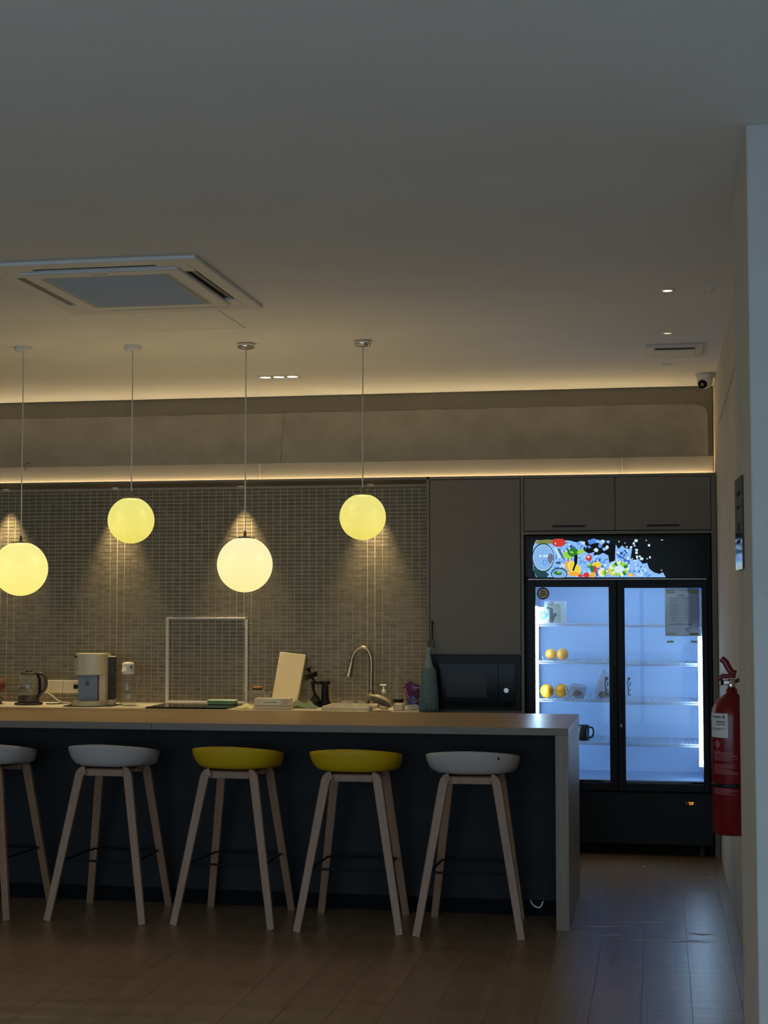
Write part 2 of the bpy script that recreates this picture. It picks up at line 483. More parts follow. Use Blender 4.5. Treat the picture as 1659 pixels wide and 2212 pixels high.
M['smoke'] = glass('smoky plastic', (0.42, 0.45, 0.50), 0.08, 0.25, (0.12, 0.13, 0.16))
M['purple_bag'] = glass('purple bag', (0.45, 0.18, 0.40), 0.15, 0.55, (0.16, 0.05, 0.16))
M['soap'] = mat('pinkish soap', (0.30, 0.22, 0.17), 0.3)
M['led'] = emission('warm led', LED_WARM, LED_STRENGTH)
M['fled'] = emission('cool led', FRIDGE_LED, FRIDGE_LED_STRENGTH)
M['lamp_face'] = emission('warm lamp face', (1.0, 0.80, 0.45), 2.5)
M['lamp_dim'] = emission('dim lamp face', (1.0, 0.80, 0.50), 0.8)
M['amber'] = emission('amber digits', (1.0, 0.32, 0.03), 1.6)
M['frame_white'] = mat('frame white', (0.56, 0.54, 0.50), 0.5)
M['speck'] = mat('white speck', (0.75, 0.73, 0.68), 0.8)

# ------------------------------------------------------------------ the room
CEIL = 2.92
XR = 0.349           # right wall
def struct(name, mb, m, parent=None):
    o = mb.build(name, m, parent)
    if not parent: o['kind'] = 'structure'
    return o

floor = struct('floor', MB().box((-7, -0.95, -0.15), (2.2, 10.4, -0.004)), M['floor_base'])
PWID, PLEN = 0.190, 1.22
pl_mesh = None
for c in range(-21, 4):
    off = ((c * 7) % 5) / 5 * PLEN
    for k in range(-1, 6):
        x0 = 0.105 + c * PWID; y0 = 3.6 + off + k * PLEN
        y1 = min(y0 + PLEN, 10.1)
        y0c = max(y0, 3.6)
        if y1 - y0c < 0.1: continue
        a, b_ = x0 + 0.0005, x0 + PWID - 0.0005
        if b_ > XR and y1 > 5.2: b_ = min(b_, XR - 0.001)
        if b_ - a < 0.02: continue
        MB().box((a, y0c + 0.0005, -0.0035), (b_, y1 - 0.0005, 0.0), 0.0005).build('plank', M['plank'], floor)

# fine mineral-fibre free flat ceiling, one slab
ceiling = struct('ceiling', MB().box((-7, -0.95, CEIL), (2.2, 10.4, CEIL + 0.15)), M['ceiling'])

# back wall: tiled niche on the left, deeper behind the tall units
wb_ = MB()
wb_.box((-7, TILE_Y + 0.004, 0), (TILE_X1, 10.4, 2.33))
wb_.box((TILE_X1, 10.28, 0), (2.2, 10.4, 2.33))
wall_back = struct('wall_back', wb_, M['grout'])
tile_me = None
rows = 57
rest_v, rest_f = [], []
TG = 0.0036
def tile_geo(x0, x1, z0, z1, dy):
    y1, y0 = TILE_Y + 0.004, TILE_Y + dy
    e = 0.0010
    v = [(x0, y1, z0), (x1, y1, z0), (x1, y1, z1), (x0, y1, z1), (x0 + e, y0, z0 + e), (x1 - e, y0, z0 + e), (x1 - e, y0, z1 - e), (x0 + e, y0, z1 - e)]
    f = [(4, 5, 6, 7), (0, 1, 5, 4), (1, 2, 6, 5), (2, 3, 7, 6), (3, 0, 4, 7)]
    return v, f
ncol = 86
NPART = 300
made = 0
for c in range(ncol):
    for r in range(rows):
        x1 = TILE_X1 - 0.012 - c * TPX; x0 = x1 - TPX + TG
        z0 = TILE_Z0 + r * TPZ; z1 = z0 + TPZ - TG
        dy = random.uniform(-0.0008, 0.0006)
        if made < NPART:
            v, f = tile_geo(x0, x1, z0, z1, dy)
            me = bpy.data.meshes.new('tile'); me.from_pydata(v, [], f); me.materials.append(M['tile'])
            o = bpy.data.objects.new('tile', me); C.objects.link(o); o.parent = wall_back
            made += 1
        else:
            v, f = tile_geo(x0, x1, z0, z1, dy)
            n = len(rest_v); rest_v += v; rest_f += [tuple(i + n for i in q) for q in f]
me = bpy.data.meshes.new('mosaic_tiles'); me.from_pydata(rest_v, [], rest_f); me.materials.append(M['tile'])
o = bpy.data.objects.new('mosaic_tiles', me); C.objects.link(o); o.parent = wall_back; o['kind'] = 'stuff'

# the bulkhead above the cabinets: board, rough beam, recessed band
BX0, BX1 = -7.0, XR - 0.004
def jag(x0, x1, n, z, amp):
    return [(x0 + (x1 - x0) * i / n, z + random.uniform(-amp, amp)) for i in range(n + 1)]
struct('trim_1', MB().box((BX0, 9.932, 2.30), (BX1, 10.4, 2.468)), M['strip'])
pts = [(BX0, 2.46), (BX1 - 0.01, 2.46), (BX1 - 0.01, 2.70)] + jag(BX1 - 0.04, BX0, 150, 2.806, 0.004)
pts = [(BX0, 2.46), (BX1 - 0.03, 2.46), (BX1 - 0.03, 2.74), (BX1 - 0.04, 2.775), (BX1 - 0.07, 2.795)] + jag(BX1 - 0.12, BX0, 170, 2.806, 0.0035)
struct('trim_2', MB().prism(pts, 9.943, 10.4), M['plaster'])
struct('trim_3', MB().box((BX0, 9.962, 2.46), (BX1, 10.4, CEIL)), M['band'])

# right wall behind, the pier near the camera, the walls around the viewer
wall_right = struct('wall_right', MB().box((XR, 5.1, 0), (2.2, 10.4, CEIL)), M['wall'])
PX = 0.263
pb = MB().box((PX, 4.52, 0), (2.2, 5.36, CEIL), 0.004)
for f in pb.bm.faces:
    if f.calc_center_median().x < PX + .001: f.material_index = 1      # passage side tinted beige to imitate the warm light on it
pier = struct('wall_pier', pb, [M['pier'], M['wall']])
struct('wall_side', MB().box((2.1, -0.95, 0), (2.25, 4.6, CEIL)), M['wall'])
struct('wall_left', MB().box((-7.1, -0.95, 0), (-6.95, 10.4, CEIL)), M['wall'])
wf = MB()
WY = WIN['y']
wf.box((-7, WY - .15, 0), (WIN['x0'], WY, CEIL)).box((WIN['x1'], WY - .15, 0), (2.2, WY, CEIL))
wf.box((WIN['x0'], WY - .15, 0), (WIN['x1'], WY, WIN['z0'])).box((WIN['x0'], WY - .15, WIN['z1']), (WIN['x1'], WY, CEIL))
struct('wall_front', wf, M['wall'])
w1 = MB()
w1.box((WIN['x0'], WY - .13, WIN['z0']), (WIN['x0'] + .05, WY - .04, WIN['z1'])).box((WIN['x1'] - .05, WY - .13, WIN['z0']), (WIN['x1'], WY - .04, WIN['z1']))
for i in range(1, 4):
    x = WIN['x0'] + (WIN['x1'] - WIN['x0']) * i / 4
    w1.box((x - .025, WY - .13, WIN['z0']), (x + .025, WY - .04, WIN['z1']))
struct('added_window', w1, M['black'])
struct('ground_outside', MB().box((-30, -40, -0.3), (25, -0.95, -0.2)), mat('pale bounce ground', (0.70, 0.70, 0.69), 0.9, var=0.1, vscale=2))  # unseen ground, made pale to bounce daylight onto the ceiling

# cracks and peeling: irregular thin strips with a shape of their own
def crack(pts3, wid, m, parent, nrm):
    n = Vector(nrm); mb = MB()
    P = [Vector(p) for p in pts3]
    L_, R_ = [], []
    for i, p in enumerate(P):
        t = (P[min(i + 1, len(P) - 1)] - P[max(i - 1, 0)]).normalized()
        s_ = n.cross(t).normalized() * wid * random.uniform(0.3, 1.0) * (0.3 if i in (0, len(P) - 1) else 1)
        L_.append(p + s_ + n * 0.0006); R_.append(p - s_ + n * 0.0006)
    for i in range(len(P) - 1):
        mb.poly([L_[i], R_[i], R_[i + 1], L_[i + 1]])
    return mb.build('crack', m, parent)
M['crack'] = mat('crack', (0.10, 0.09, 0.075), 0.9)
M['peel'] = mat('grey peeled paint', (0.36, 0.33, 0.29), 0.9, var=0.3, vscale=40)
pp = []
a_, b_ = Vector((XR, 6.95, 2.60)), Vector((XR, 9.1, 2.57))
for i in range(26):
    t = i / 25
    pp.append(a_.lerp(b_, t) + Vector((0, 0, random.uniform(-.012, .012))))
crack(pp, 0.016, M['peel'], wall_right, (-1, 0, 0))
trim2 = bpy.data.objects['trim_2']
p0, p1 = at(614, 885, 9.94), at(606, 1000, 9.94)
crack([p0.lerp(p1, i / 14) + Vector((random.uniform(-.006, .006), 0, 0)) for i in range(15)], 0.0016, M['crack'], trim2, (0, -1, 0))
# a slim raised joint in the board
j = at(561, 1020, 9.93)
MB().box((j.x - .002, 9.930, 2.335), (j.x + .002, 9.9335, 2.467)).build('joint_cover', M['white'], bpy.data.objects['trim_1'])
j = at(1344, 1005, 9.93)
MB().box((j.x - .0015, 9.930, 2.335), (j.x + .0015, 9.9335, 2.467)).build('joint_cover', M['white'], bpy.data.objects['trim_1'])

# soffit board that carries on from the tall units over the tiles, and the light strip lying on top
FY = 9.57            # front plane of the tall units
CTOP = 2.332
sof = MB().box((-7, FY, 2.316), (TILE_X1 + 0.018, 9.932, CTOP), 0.001)
soffit = tag(struct('trim_4', sof, M['cabinet_edge']))
led = MB().box((-6.9, 9.9185, CTOP + 0.0005), (XR - 0.012, 9.9315, CTOP + 0.004))
led.mi = 1
led.poly([(-6.9, 9.921, CTOP + 0.0042), (XR - 0.013, 9.921, CTOP + 0.0042), (XR - 0.013, 9.929, CTOP + 0.0042), (-6.9, 9.929, CTOP + 0.0042)])
tag(led.build('led_strip', [M['white'], M['led']], recalc=False), 'warm glowing light strip lying along the tops of the cabinets', 'light strip')

# ------------------------------------------------------------------ soffit downlights washing the tiles
def downlight(x, y, z, label, power, name='soffit_downlight', group=None, r=0.028):
    t = thing(name, label, 'downlight', (x, y, z), group=group)
    MB().lathe([(r * 0.72, -0.001), (r, -0.001), (r * 1.05, -0.004), (r * 0.8, -0.006), (r * 0.72, -0.001)], n=20).build('trim_ring', M['white'], t)
    MB().lathe([(0, -0.0015), (r * 0.72, -0.0015)], n=20).build('lamp_lens', M['lamp_face'], t)
    if power:
        l = bpy.data.lights.new('spot', 'SPOT'); l.energy = power; l.color = SPOT_WARM
        l.spot_size = math.radians(58); l.spot_blend = 1.0; l.shadow_soft_size = 0.012
        lo_ = bpy.data.objects.new('lamp', l); C.objects.link(lo_); lo_.parent = t
        lo_.location = (0, 0, -0.012)
    return t
SPY = 9.895
names = ['in the soffit at the left edge of the photo', 'in the soffit beside the cord of the second globe from the left', 'in the soffit just left of the cord of the pale third globe', 'in the soffit just right of the cord of the rightmost globe']
for px, nm in zip((13, 249, 521, 801), names):
    p = at(px, 1050, SPY)
    downlight(p.x, SPY, 2.316, 'small round downlight ' + nm, SPOT_POWER)

# ------------------------------------------------------------------ tall unit, overhead units, side panels
def bar_handle(x0, x1, z, y, parent, vertical=False):
    mb = MB()
    if vertical:
        mb.cyl((x0, y - 0.03, z), (x0, y - 0.03, x1), 0.0045, n=10)
        for zz in (z + 0.012, x1 - 0.012): mb.cyl((x0, y - 0.03, zz), (x0, y, zz), 0.004, n=8)
    else:
        mb.box((x0, y - 0.030, z - 0.005), (x1, y - 0.022, z + 0.005), 0.001)
        for xx in (x0 + 0.012, x1 - 0.012): mb.box((xx - .004, y - 0.024, z - .004), (xx + .004, y, z + .004))
    return mb.build('handle', M['blacks'], parent)

TX0, TX1 = -1.440, -0.846
t = thing('tall_cabinet', 'tall taupe cabinet with a full height door above the built-in microwave', 'cabinet', (0, 0, 0))
k = MB()
k.box((TX0, FY, 0.0), (TX0 + .018, 10.27, CTOP)).box((TX1 - .0, FY, 0.0), (TX1 + .018, 10.27, CTOP))
k.box((TX0 + .018, FY + .002, CTOP - .018), (TX1, 9.93, CTOP)).box((TX0 + .018, FY + .02, 1.214), (TX1, 10.26, 1.232))
k.box((TX0 + .018, FY + .02, 0.855), (TX1, 10.26, 0.873)).box((TX0 + .018, 10.24, .08), (TX1, 10.26, 2.3)).box((TX0 + .018, FY + .03, 0), (TX1, FY + .05, .08))
k.build('carcass', M['cabinet_edge'], t)
d = MB().box((TX0 + .022, FY - .001, 1.222), (TX1 - .004, FY + .018, CTOP - .022), .001).build('door', M['cabinet'], t)
hp = at(935, 1368, FY)
hx = at(935, 1368, FY).x; hz0, hz1 = at(935, 1398, FY).z, at(935, 1340, FY).z
bar_handle(hx, hz1, hz0, FY, d, True)
d2 = MB().box((TX0 + .022, FY - .001, .085), (TX1 - .004, FY + .018, .86), .001).build('door', M['cabinet'], t)

t = thing('microwave_oven', 'black built-in microwave oven in the tall cabinet with a silver dial', 'microwave', (0, 0, 0))
MX0, MX1 = TX0 + .02, TX1 - .003
MB().box((MX0, FY - .004, .876), (MX1, FY + .016, 1.212), .002).box((MX0 + .03, FY + .016, .88), (MX1 - .03, 10.1, 1.205)).build('body', M['black'], t)
ix0, ix1 = at(948, 1480, FY).x, at(1113, 1480, FY).x
iz0, iz1 = at(1030, 1531, FY).z, at(1030, 1434, FY).z
dx = at(1077, 1480, FY).x
dd = MB().box((ix0, FY - .012, iz0 + .012), (dx - .002, FY - .004, iz1), .001).build('door', M['glass_black'], t)
wx0, wx1, wz0, wz1 = at(963, 1480, FY).x, at(1052, 1480, FY).x, at(1000, 1506, FY).z, at(1000, 1457, FY).z
MB().box((wx0, FY - .0135, wz0), (wx1, FY - .0118, wz1), .0005).build('window', mat('oven window mesh', (0.016, 0.015, 0.014), 0.25, spec=0.2), dd)
MB().box((dx, FY - .012, iz0 + .012), (ix1, FY - .004, iz1), .001).build('control_panel', M['glass_black'], t)
kc = at(1094.5, 1491, FY)
MB().cyl((kc.x, FY - .012, kc.z), (kc.x, FY - .03, kc.z), .017, .015, n=24).build('dial', M['silver'], t)
kb = MB()
for i in range(3):
    for r_ in range(2):
        q = at(1087 + 8 * i, 1472 + (0 if r_ == 0 else 38), FY)
        kb.box((q.x - .007, FY - .0125, q.z - .0015), (q.x + .005, FY - .0118, q.z + .0015))
kb.build('printed_marks', mat('dim print', (0.06, 0.06, 0.06), .5), t)['kind'] = 'stuff'

OX0, OX1 = -0.828, 0.316
t = thing('overhead_cabinet', 'wide taupe cabinet with two doors right above the drinks fridge', 'cabinet', (0, 0, 0))
k = MB()
k.box((OX0, FY + .002, CTOP - .018), (XR - .005, 9.93, CTOP)).box((OX0, FY + .002, 1.962), (OX1, 10.2, 1.980)).box((OX1, FY, 0), (XR - .004, 10.2, CTOP - .018))
k.build('carcass', M['cabinet_edge'], t)
mid = at(1328.5, 1090, FY).x
for a_, b_, h0, h1 in ((OX0 + .004, mid - .0015, 1194, 1264), (mid + .0015, OX1 - .004, 1397, 1467)):
    d = MB().box((a_, FY - .001, 1.985), (b_, FY + .018, CTOP - .021), .001).build('door', M['cabinet'], t)
    z = at(1300, 1136.5, FY).z
    bar_handle(at(h0, 1136, FY).x, at(h1, 1136, FY).x, z, FY, d)

# ------------------------------------------------------------------ drinks fridge
FX0, FX1, FH = -0.822, 0.309, 1.955
FB = 10.20
fridge = thing('drinks_fridge', 'black double glass door drinks fridge glowing blue inside, picture sign on top', 'fridge', (0, 0, 0))
XP = lambda px, py: at(px, py, FY).x
ZP = lambda px, py: at(px, py, FY).z
yb0 = FY + .045
k = MB()
zi0, zi1 = 0.455, 1.66      # inside
k.box((FX0, yb0, .07), (FX0 + .045, FB, FH)).box((FX1 - .045, yb0, .07), (FX1, FB, FH))
k.box((FX0 + .045, yb0, zi1 + .02), (FX1 - .045, FB, FH)).box((FX0 + .045, FB - .05, zi0), (FX1 - .045, FB, zi1 + .02))
k.box((FX0 + .045, yb0, .07), (FX1 - .045, FB, zi0 - .02))
k.build('body', M['fridge_body'], fridge)
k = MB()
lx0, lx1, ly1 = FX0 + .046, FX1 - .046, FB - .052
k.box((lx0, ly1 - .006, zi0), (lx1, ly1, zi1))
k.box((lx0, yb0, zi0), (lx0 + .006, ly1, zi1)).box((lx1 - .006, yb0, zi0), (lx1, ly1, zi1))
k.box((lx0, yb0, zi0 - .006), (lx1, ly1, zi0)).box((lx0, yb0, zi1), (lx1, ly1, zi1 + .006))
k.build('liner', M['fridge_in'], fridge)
# lower black panel, plinth, feet, display
MB().box((FX0, FY, .075), (FX1, yb0, ZP(1400, 1712)), .003).build('lower_panel', M['fridge_body'], fridge)
for x in (FX0 + .07, FX1 - .07):
    MB().cyl((x, FY + .05, 0), (x, FY + .05, .075), .02, n=12).build('foot', M['soft_black'], fridge)
    MB().cyl((x, FB - .05, 0), (x, FB - .05, .075), .02, n=12).build('foot', M['soft_black'], fridge)
q = at(1492, 1736, FY)
disp = MB().box((q.x - .032, FY - .003, q.z - .014), (q.x + .032, FY, q.z + .014), .001).build('display', M['black'], fridge)
text_mesh('digits', '09', .027, M['amber'], disp, (q.x + .004, FY - .0036, q.z))
text_mesh('mark', "'", .02, M['amber'], disp, (q.x - .013, FY - .0036, q.z + .002))
MB().box((q.x - .03, FY - .0036, q.z - .008), (q.x - .021, FY - .003, q.z + .009)).build('button', M['greyplastic'], disp)
# canopy with the backlit picture
sx0, sx1, sz0, sz1 = XP(1140, 1200), XP(1527, 1200), ZP(1300, 1248), ZP(1300, 1163)
canopy = MB().box((FX0, FY - .012, sz0 - .002), (FX1, yb0, FH), .006, 2).build('canopy', M['fridge_body'], fridge)
MB().prism(rrect(sx1 - sx0, sz1 - sz0, .014, 3, (sx0 + sx1) / 2, (sz0 + sz1) / 2), FY - .015, FY - .0115).build('sign_panel', mat('sign black', (0.004, 0.006, 0.007), .2, spec=.12), canopy)
MB().box((sx0, FY - .014, sz0 - .016), (sx1, FY - .004, sz0 - .003), .002).build('silver_strip', mat('dull strip', (0.16, 0.15, 0.14), .3, metal=.8), fridge)
# the picture: flat print on a light box
PAL = {'pale': (0.27, 0.52, 0.97), 'white': (0.62, 0.84, 1.0), 'mid': (0.09, 0.27, 0.78), 'deep': (0.02, 0.09, 0.38), 'black': (0.004, 0.006, 0.008),
       'green': (0.03, 0.20, 0.05), 'lime': (0.32, 0.66, 0.06), 'orange': (0.90, 0.42, 0.05), 'yellow': (0.85, 0.66, 0.05), 'red': (0.62, 0.05, 0.04),
       'can': (0.24, 0.46, 0.80), 'dark': (0.02, 0.07, 0.08), 'grey': (0.16, 0.17, 0.26), 'olive': (0.22, 0.24, 0.07), 'cream': (0.80, 0.85, 0.55)}
pm = {k_: (emission('print ' + k_, v, 1.0) if k_ != 'black' else mat('print black', v, .3, spec=.12)) for k_, v in PAL.items()}
pnames = list(PAL)
PY0 = FY - .0152
class Pic(MB):
    layer = 0
    def shape(s, pts, colour):
        s.layer += 1
        s.mi = pnames.index(colour)
        y = PY0 - 0.00001 * s.layer
        P = [at(px, py, FY - .015) for px, py in pts]
        f = s.bm.faces.new([s.bm.verts.new((p.x, y, min(max(p.z, sz0 + .001), sz1 - .001))) for p in P][::-1])
        f.material_index = s.mi
    def disc(s, cx, cy, rx, ry, colour, n=18, a=0, j=0.0):
        pts = []
        for i in range(n):
            th = 2 * PI * i / n
            k_ = 1 + random.uniform(-j, j)
            u, v = rx * k_ * math.cos(th), ry * k_ * math.sin(th)
            pts.append((cx + u * math.cos(a) - v * math.sin(a), cy + u * math.sin(a) + v * math.cos(a)))
        s.shape(pts, colour)
pc = Pic()
# pale ground of water and ice, its upper edge broken towards the right
edge = [(1158, 1167), (1200, 1166), (1232, 1168), (1246, 1172), (1256, 1168), (1268, 1180), (1262, 1190), (1272, 1196), (1284, 1192), (1282, 1200), (1296, 1198), (1302, 1194), (1314, 1200), (1316, 1215),
        (1328, 1212), (1330, 1176), (1336, 1186), (1344, 1178), (1350, 1184), (1360, 1186), (1366, 1178), (1364, 1194), (1362, 1206), (1370, 1212), (1378, 1206), (1388, 1218), (1398, 1216), (1402, 1228), (1412, 1236), (1424, 1240), (1432, 1236), (1438, 1247),
        (1158, 1247), (1152, 1230), (1150, 1205), (1152, 1180)]
pc.shape(edge, 'pale')
def inside_edge(x, y):
    c_ = False; n = len(edge)
    for i in range(n):
        (x1, y1), (x2, y2) = edge[i], edge[(i + 1) % n]
        if (y1 > y) != (y2 > y) and x < (x2 - x1) * (y - y1) / (y2 - y1) + x1: c_ = not c_
    return c_
k_ = 0
while k_ < 430:
    x, y = random.uniform(1200, 1436), random.uniform(1168, 1246)
    if not inside_edge(x, y) or not inside_edge(x + 5, y - 3) or not inside_edge(x - 4, y + 3): continue
    pc.disc(x, y, random.uniform(1.2, 5.5), random.uniform(.8, 2.4), random.choice(['mid', 'mid', 'white', 'white', 'pale', 'pale', 'deep', 'can']), 8, random.uniform(-1.2, 1.2), .35)
    k_ += 1
# splashes in the dark upper part
for x, y, r_ in ((1276, 1171, 6), (1283, 1168, 6), (1291, 1170, 5), (1299, 1172, 6), (1303, 1169, 4), (1314, 1171, 4), (1273, 1182, 4), (1288, 1188, 5), (1296, 1180, 5), (1307, 1186, 5), (1312, 1182, 4), (1260, 1173, 4)):
    pc.disc(x, y, r_, r_ * .8, random.choice(['pale', 'white', 'mid']), 10, random.random(), .25)
for x, y, rx, ry in ((1268, 1176, 5, 3), (1282, 1180, 7, 3), (1290, 1176, 4, 2), (1262, 1186, 5, 2), (1305, 1178, 4, 5), (1300, 1190, 6, 3), (1276, 1190, 5, 2), (1310, 1192, 4, 4)):
    pc.disc(x, y, rx, ry, 'black', 9, random.random() * 2, .3)
# drops flying right
for x, y, rx, ry in ((1374, 1168, 4, 3.2), (1369, 1174, 2.6, 3), (1371, 1179, 1.8, 2), (1363, 1182, 3, 2), (1354, 1181.5, 2, 2), (1350, 1173, 1, 1.4), (1337, 1170, 1.2, 2), (1396, 1167.5, 1.4, 1.2), (1402, 1178, 2.8, 2.8), (1375, 1188, 3.5, 2.6),
                     (1375, 1194, 3, 3), (1376, 1203, 2.4, 3.5), (1386, 1207, 4, 3.4), (1382, 1202, 2.6, 2), (1404, 1204, 2.2, 2.6), (1398, 1207, 1.4, 1.5), (1366, 1207, 1.3, 1.6), (1429, 1232, 1.2, 1.5), (1430, 1166.5, 2.5, .9)):
    pc.disc(x, y, rx, ry, 'white', 10)
# cans seen from the top, fruit
pc.disc(1178, 1171, 24, 5, 'olive', 14, 0, .2)
pc.shape([(1152, 1222), (1160, 1232), (1180, 1236), (1186, 1240), (1182, 1247), (1160, 1247), (1154, 1236)], 'dark')
pc.disc(1173, 1205, 24, 32, 'dark'); pc.disc(1173.5, 1204.5, 22, 28.5, 'white'); pc.disc(1173.5, 1204.5, 21, 27.2, 'can'); pc.disc(1173, 1203, 16, 21, 'pale'); pc.disc(1173, 1203, 15.2, 20, 'can')
for x in (1167, 1176, 1182): pc.disc(x, 1201, 3, 2.6, 'white')
pc.disc(1189, 1207, 6, 12, 'grey', 10, .1, .2); pc.disc(1177, 1215, 5, 6, 'mid', 12); pc.disc(1177, 1215, 3.6, 4.4, 'can', 12)
pc.disc(1207, 1172, 15, 9.5, 'red'); pc.disc(1200, 1174, 1.2, 2.4, 'white', 8)
for i in range(9):
    x = 1197 + i * 3.2
    pc.shape([(x, 1183 + i), (x + 2.5, 1183 + i), (x + 13, 1206 + i * .8), (x + 11.5, 1206 + i * .8)], random.choice(['dark', 'white', 'can', 'lime', 'white']))
pc.disc(1226, 1200, 10, 7, 'lime', 14, .5, .1); pc.disc(1238, 1193, 13, 10, 'green', 18, .3); pc.disc(1235, 1193, 5, 2, 'lime', 10, .3); pc.disc(1230, 1185, 1.3, 3, 'white', 8)
pc.disc(1254, 1192, 8, 4.5, 'lime', 12, -.3, .15)
pc.disc(1236, 1226, 18, 12, 'orange', 20, .75); pc.disc(1241, 1227, 17, 10.5, 'cream', 20, .75); pc.disc(1241.5, 1227, 15.5, 9, 'yellow', 20, .75)
pc.disc(1240, 1240, 13, 5, 'orange', 14, .1, .1)
pc.shape([(1242, 1198), (1248, 1200), (1247, 1216), (1243, 1224), (1240, 1233), (1236, 1233), (1241, 1218), (1240, 1208)], 'black')
pc.disc(1206, 1216, 6, 2.2, 'dark', 10)
pc.disc(1208, 1239, 18, 13, 'dark'); pc.disc(1208, 1240, 16, 11, 'can'); pc.disc(1205, 1238, 9, 4.5, 'green', 14, .15); pc.disc(1207, 1236, 4, 1.8, 'lime', 8)
pc.disc(1272, 1205, 6.8, 7, 'red'); pc.disc(1271, 1203, 3, 2.5, 'white', 8)
pc.disc(1275, 1221, 6, 4, 'lime', 10, .8); pc.disc(1279, 1228, 5, 9, 'green', 10, -.3, .15); pc.disc(1290, 1220, 10, 6, 'yellow', 14, .2, .15); pc.disc(1286, 1230, 3.5, 9, 'red', 12, -.15)
pc.disc(1267, 1242, 7, 6, 'red', 8, 0, .15); pc.disc(1280, 1242, 6, 6, 'orange', 10, 0, .1); pc.disc(1254, 1244, 6, 3, 'red', 8)
pc.disc(1302, 1236, 11, 9, 'cream', 12, 0, .1); pc.disc(1306, 1238, 6, 5, 'lime', 10, 0, .2); pc.disc(1321, 1232, 6, 12, 'yellow', 14, -.2); pc.disc(1322, 1224, 4, 5, 'lime', 10)
pc.disc(1338, 1226, 21, 14, 'white', 18, 0, .08)
for i in range(15):
    th = 2 * PI * i / 15
    pc.disc(1338 + 15 * math.cos(th), 1229 + 12 * math.sin(th), 5, 3.6, random.choice(['lime', 'lime', 'green', 'cream']), 9, th, .2)
pc.disc(1337, 1230, 9, 8, 'white', 12, 0, .15); pc.disc(1363, 1242, 6, 4, 'orange', 10); pc.disc(1362, 1243, 4, 2.5, 'yellow', 10)
for q_ in ([(1306, 1228), (1307.2, 1228), (1307.6, 1245), (1306.2, 1245)], [(1307, 1231), (1313, 1229), (1313, 1230.2), (1307, 1232.4)], [(1307, 1237), (1312, 1236), (1312, 1237), (1307, 1238.2)]):
    pc.shape(q_, 'dark')
pc.shape([(1333, 1198), (1346, 1204), (1358, 1212), (1366, 1220), (1362, 1216), (1350, 1209), (1336, 1202)], 'deep')
# the two dark joints where the light boxes meet
pc.shape([(1316.5, 1170), (1328.5, 1178), (1329, 1208), (1322, 1212), (1316.5, 1216)], 'black')
po = pc.build('splash_picture', [pm[k_] for k_ in pnames], canopy, recalc=False)

# doors
dz0, dz1 = ZP(1400, 1709), sz0 - .018
gz0L, gz1L = ZP(1240, 1690), ZP(1240, 1268)
gz0R, gz1R = ZP(1430, 1694), ZP(1430, 1270)
doors = []
for (a_, b_, ga, gb, g0, g1, side) in ((XP(1141, 1480), XP(1333.0, 1480), XP(1157, 1480), XP(1316.5, 1480), gz0L, gz1L, 'l'), (XP(1335.0, 1480), XP(1530, 1480), XP(1350.5, 1480), XP(1518, 1480), gz0R, gz1R, 'r')):
    k = MB(); y0, y1 = FY - .004, yb0 - .002
    k.box((a_, y0, dz0), (ga, y1, dz1), .002).box((gb, y0, dz0), (b_, y1, dz1), .002)
    k.box((ga, y0, dz0), (gb, y1, g0), .002).box((ga, y0, g1), (gb, y1, dz1), .002)
    d = k.build('door', M['fridge_body'], fridge)
    MB().box((ga - .004, FY + .012, g0 - .004), (gb + .004, FY + .016, g1 + .004)).build('glass', M['glass_door'], d)
    hk = MB()
    hxx = (gb + .022) if side == 'l' else (ga - .022)
    hk.box((hxx - .006, FY - .018, ZP(1325, 1540)), (hxx + .006, FY - .004, ZP(1325, 1440)), .004, 2)
    hk.build('handle', M['black'], d)
    # P U L L lettering, slab style, down the inner edge of the glass
    lx = XP(1310, 1480) if side == 'l' else XP(1358.5, 1480)
    for i, ch in enumerate('PULL'):
        zz = ZP(1330, 1468 + i * 9.9)
        lt = text_mesh('letter', ch, .034, M['print'], d, (lx, FY + .0108, zz), bold=.0011)
        sb = MB()
        if ch == 'P': sb.box((-.011, -.0002, -.011), (.001, .0002, -.0075))
        if ch == 'U': sb.box((-.0125, -.0002, .0085), (-.003, .0002, .011)).box((.004, -.0002, .0085), (.0125, .0002, .011))
        if ch == 'L': sb.box((-.0125, -.0002, .0085), (0, .0002, .011)).box((.007, -.0002, -.011), (.0105, .0002, -.003))
        sb.build('serif', M['print'], d, (lx, FY + .0112, zz))
    doors.append(d)
# round sticker, top left of the left pane
q = at(1173, 1282, FY + .01)
st = MB().lathe([(0, 0), (.038, 0), (.038, .0006), (0, .0006)], n=32, mat=Matrix.Rotation(PI / 2, 4, 'X')).build('round_sticker', M['sticker_green'], doors[0], (q.x, FY + .0115, q.z))
tag(st, 'round cream sticker with a dark green rim')
k = MB(); k.mi = 0
k.lathe([(0, 0), (.031, 0)], (0, -.0008, 0), 28, False, Matrix.Rotation(PI / 2, 4, 'X'))
k.mi = 1
k.prism([(-.015, .012), (-.006, .019), (.004, .016), (.008, .010), (-.004, .008)], -.0010, -.0009)
k.prism([(.007, .010), (.013, .016), (.016, .011), (.010, .006)], -.0010, -.0009)
k.mi = 2
k.box((-.015, -.0010, -.004), (.015, -.0009, .003))
k.mi = 1
k.box((-.022, -.0010, -.011), (.022, -.0009, -.007))
k.mi = 2
k.box((-.014, -.0010, -.017), (.014, -.0009, -.0145))
k.build('sticker_print', [M['sticker'], M['sticker_green'], M['sticker_red']], doors[0], (q.x, FY + .0115, q.z))
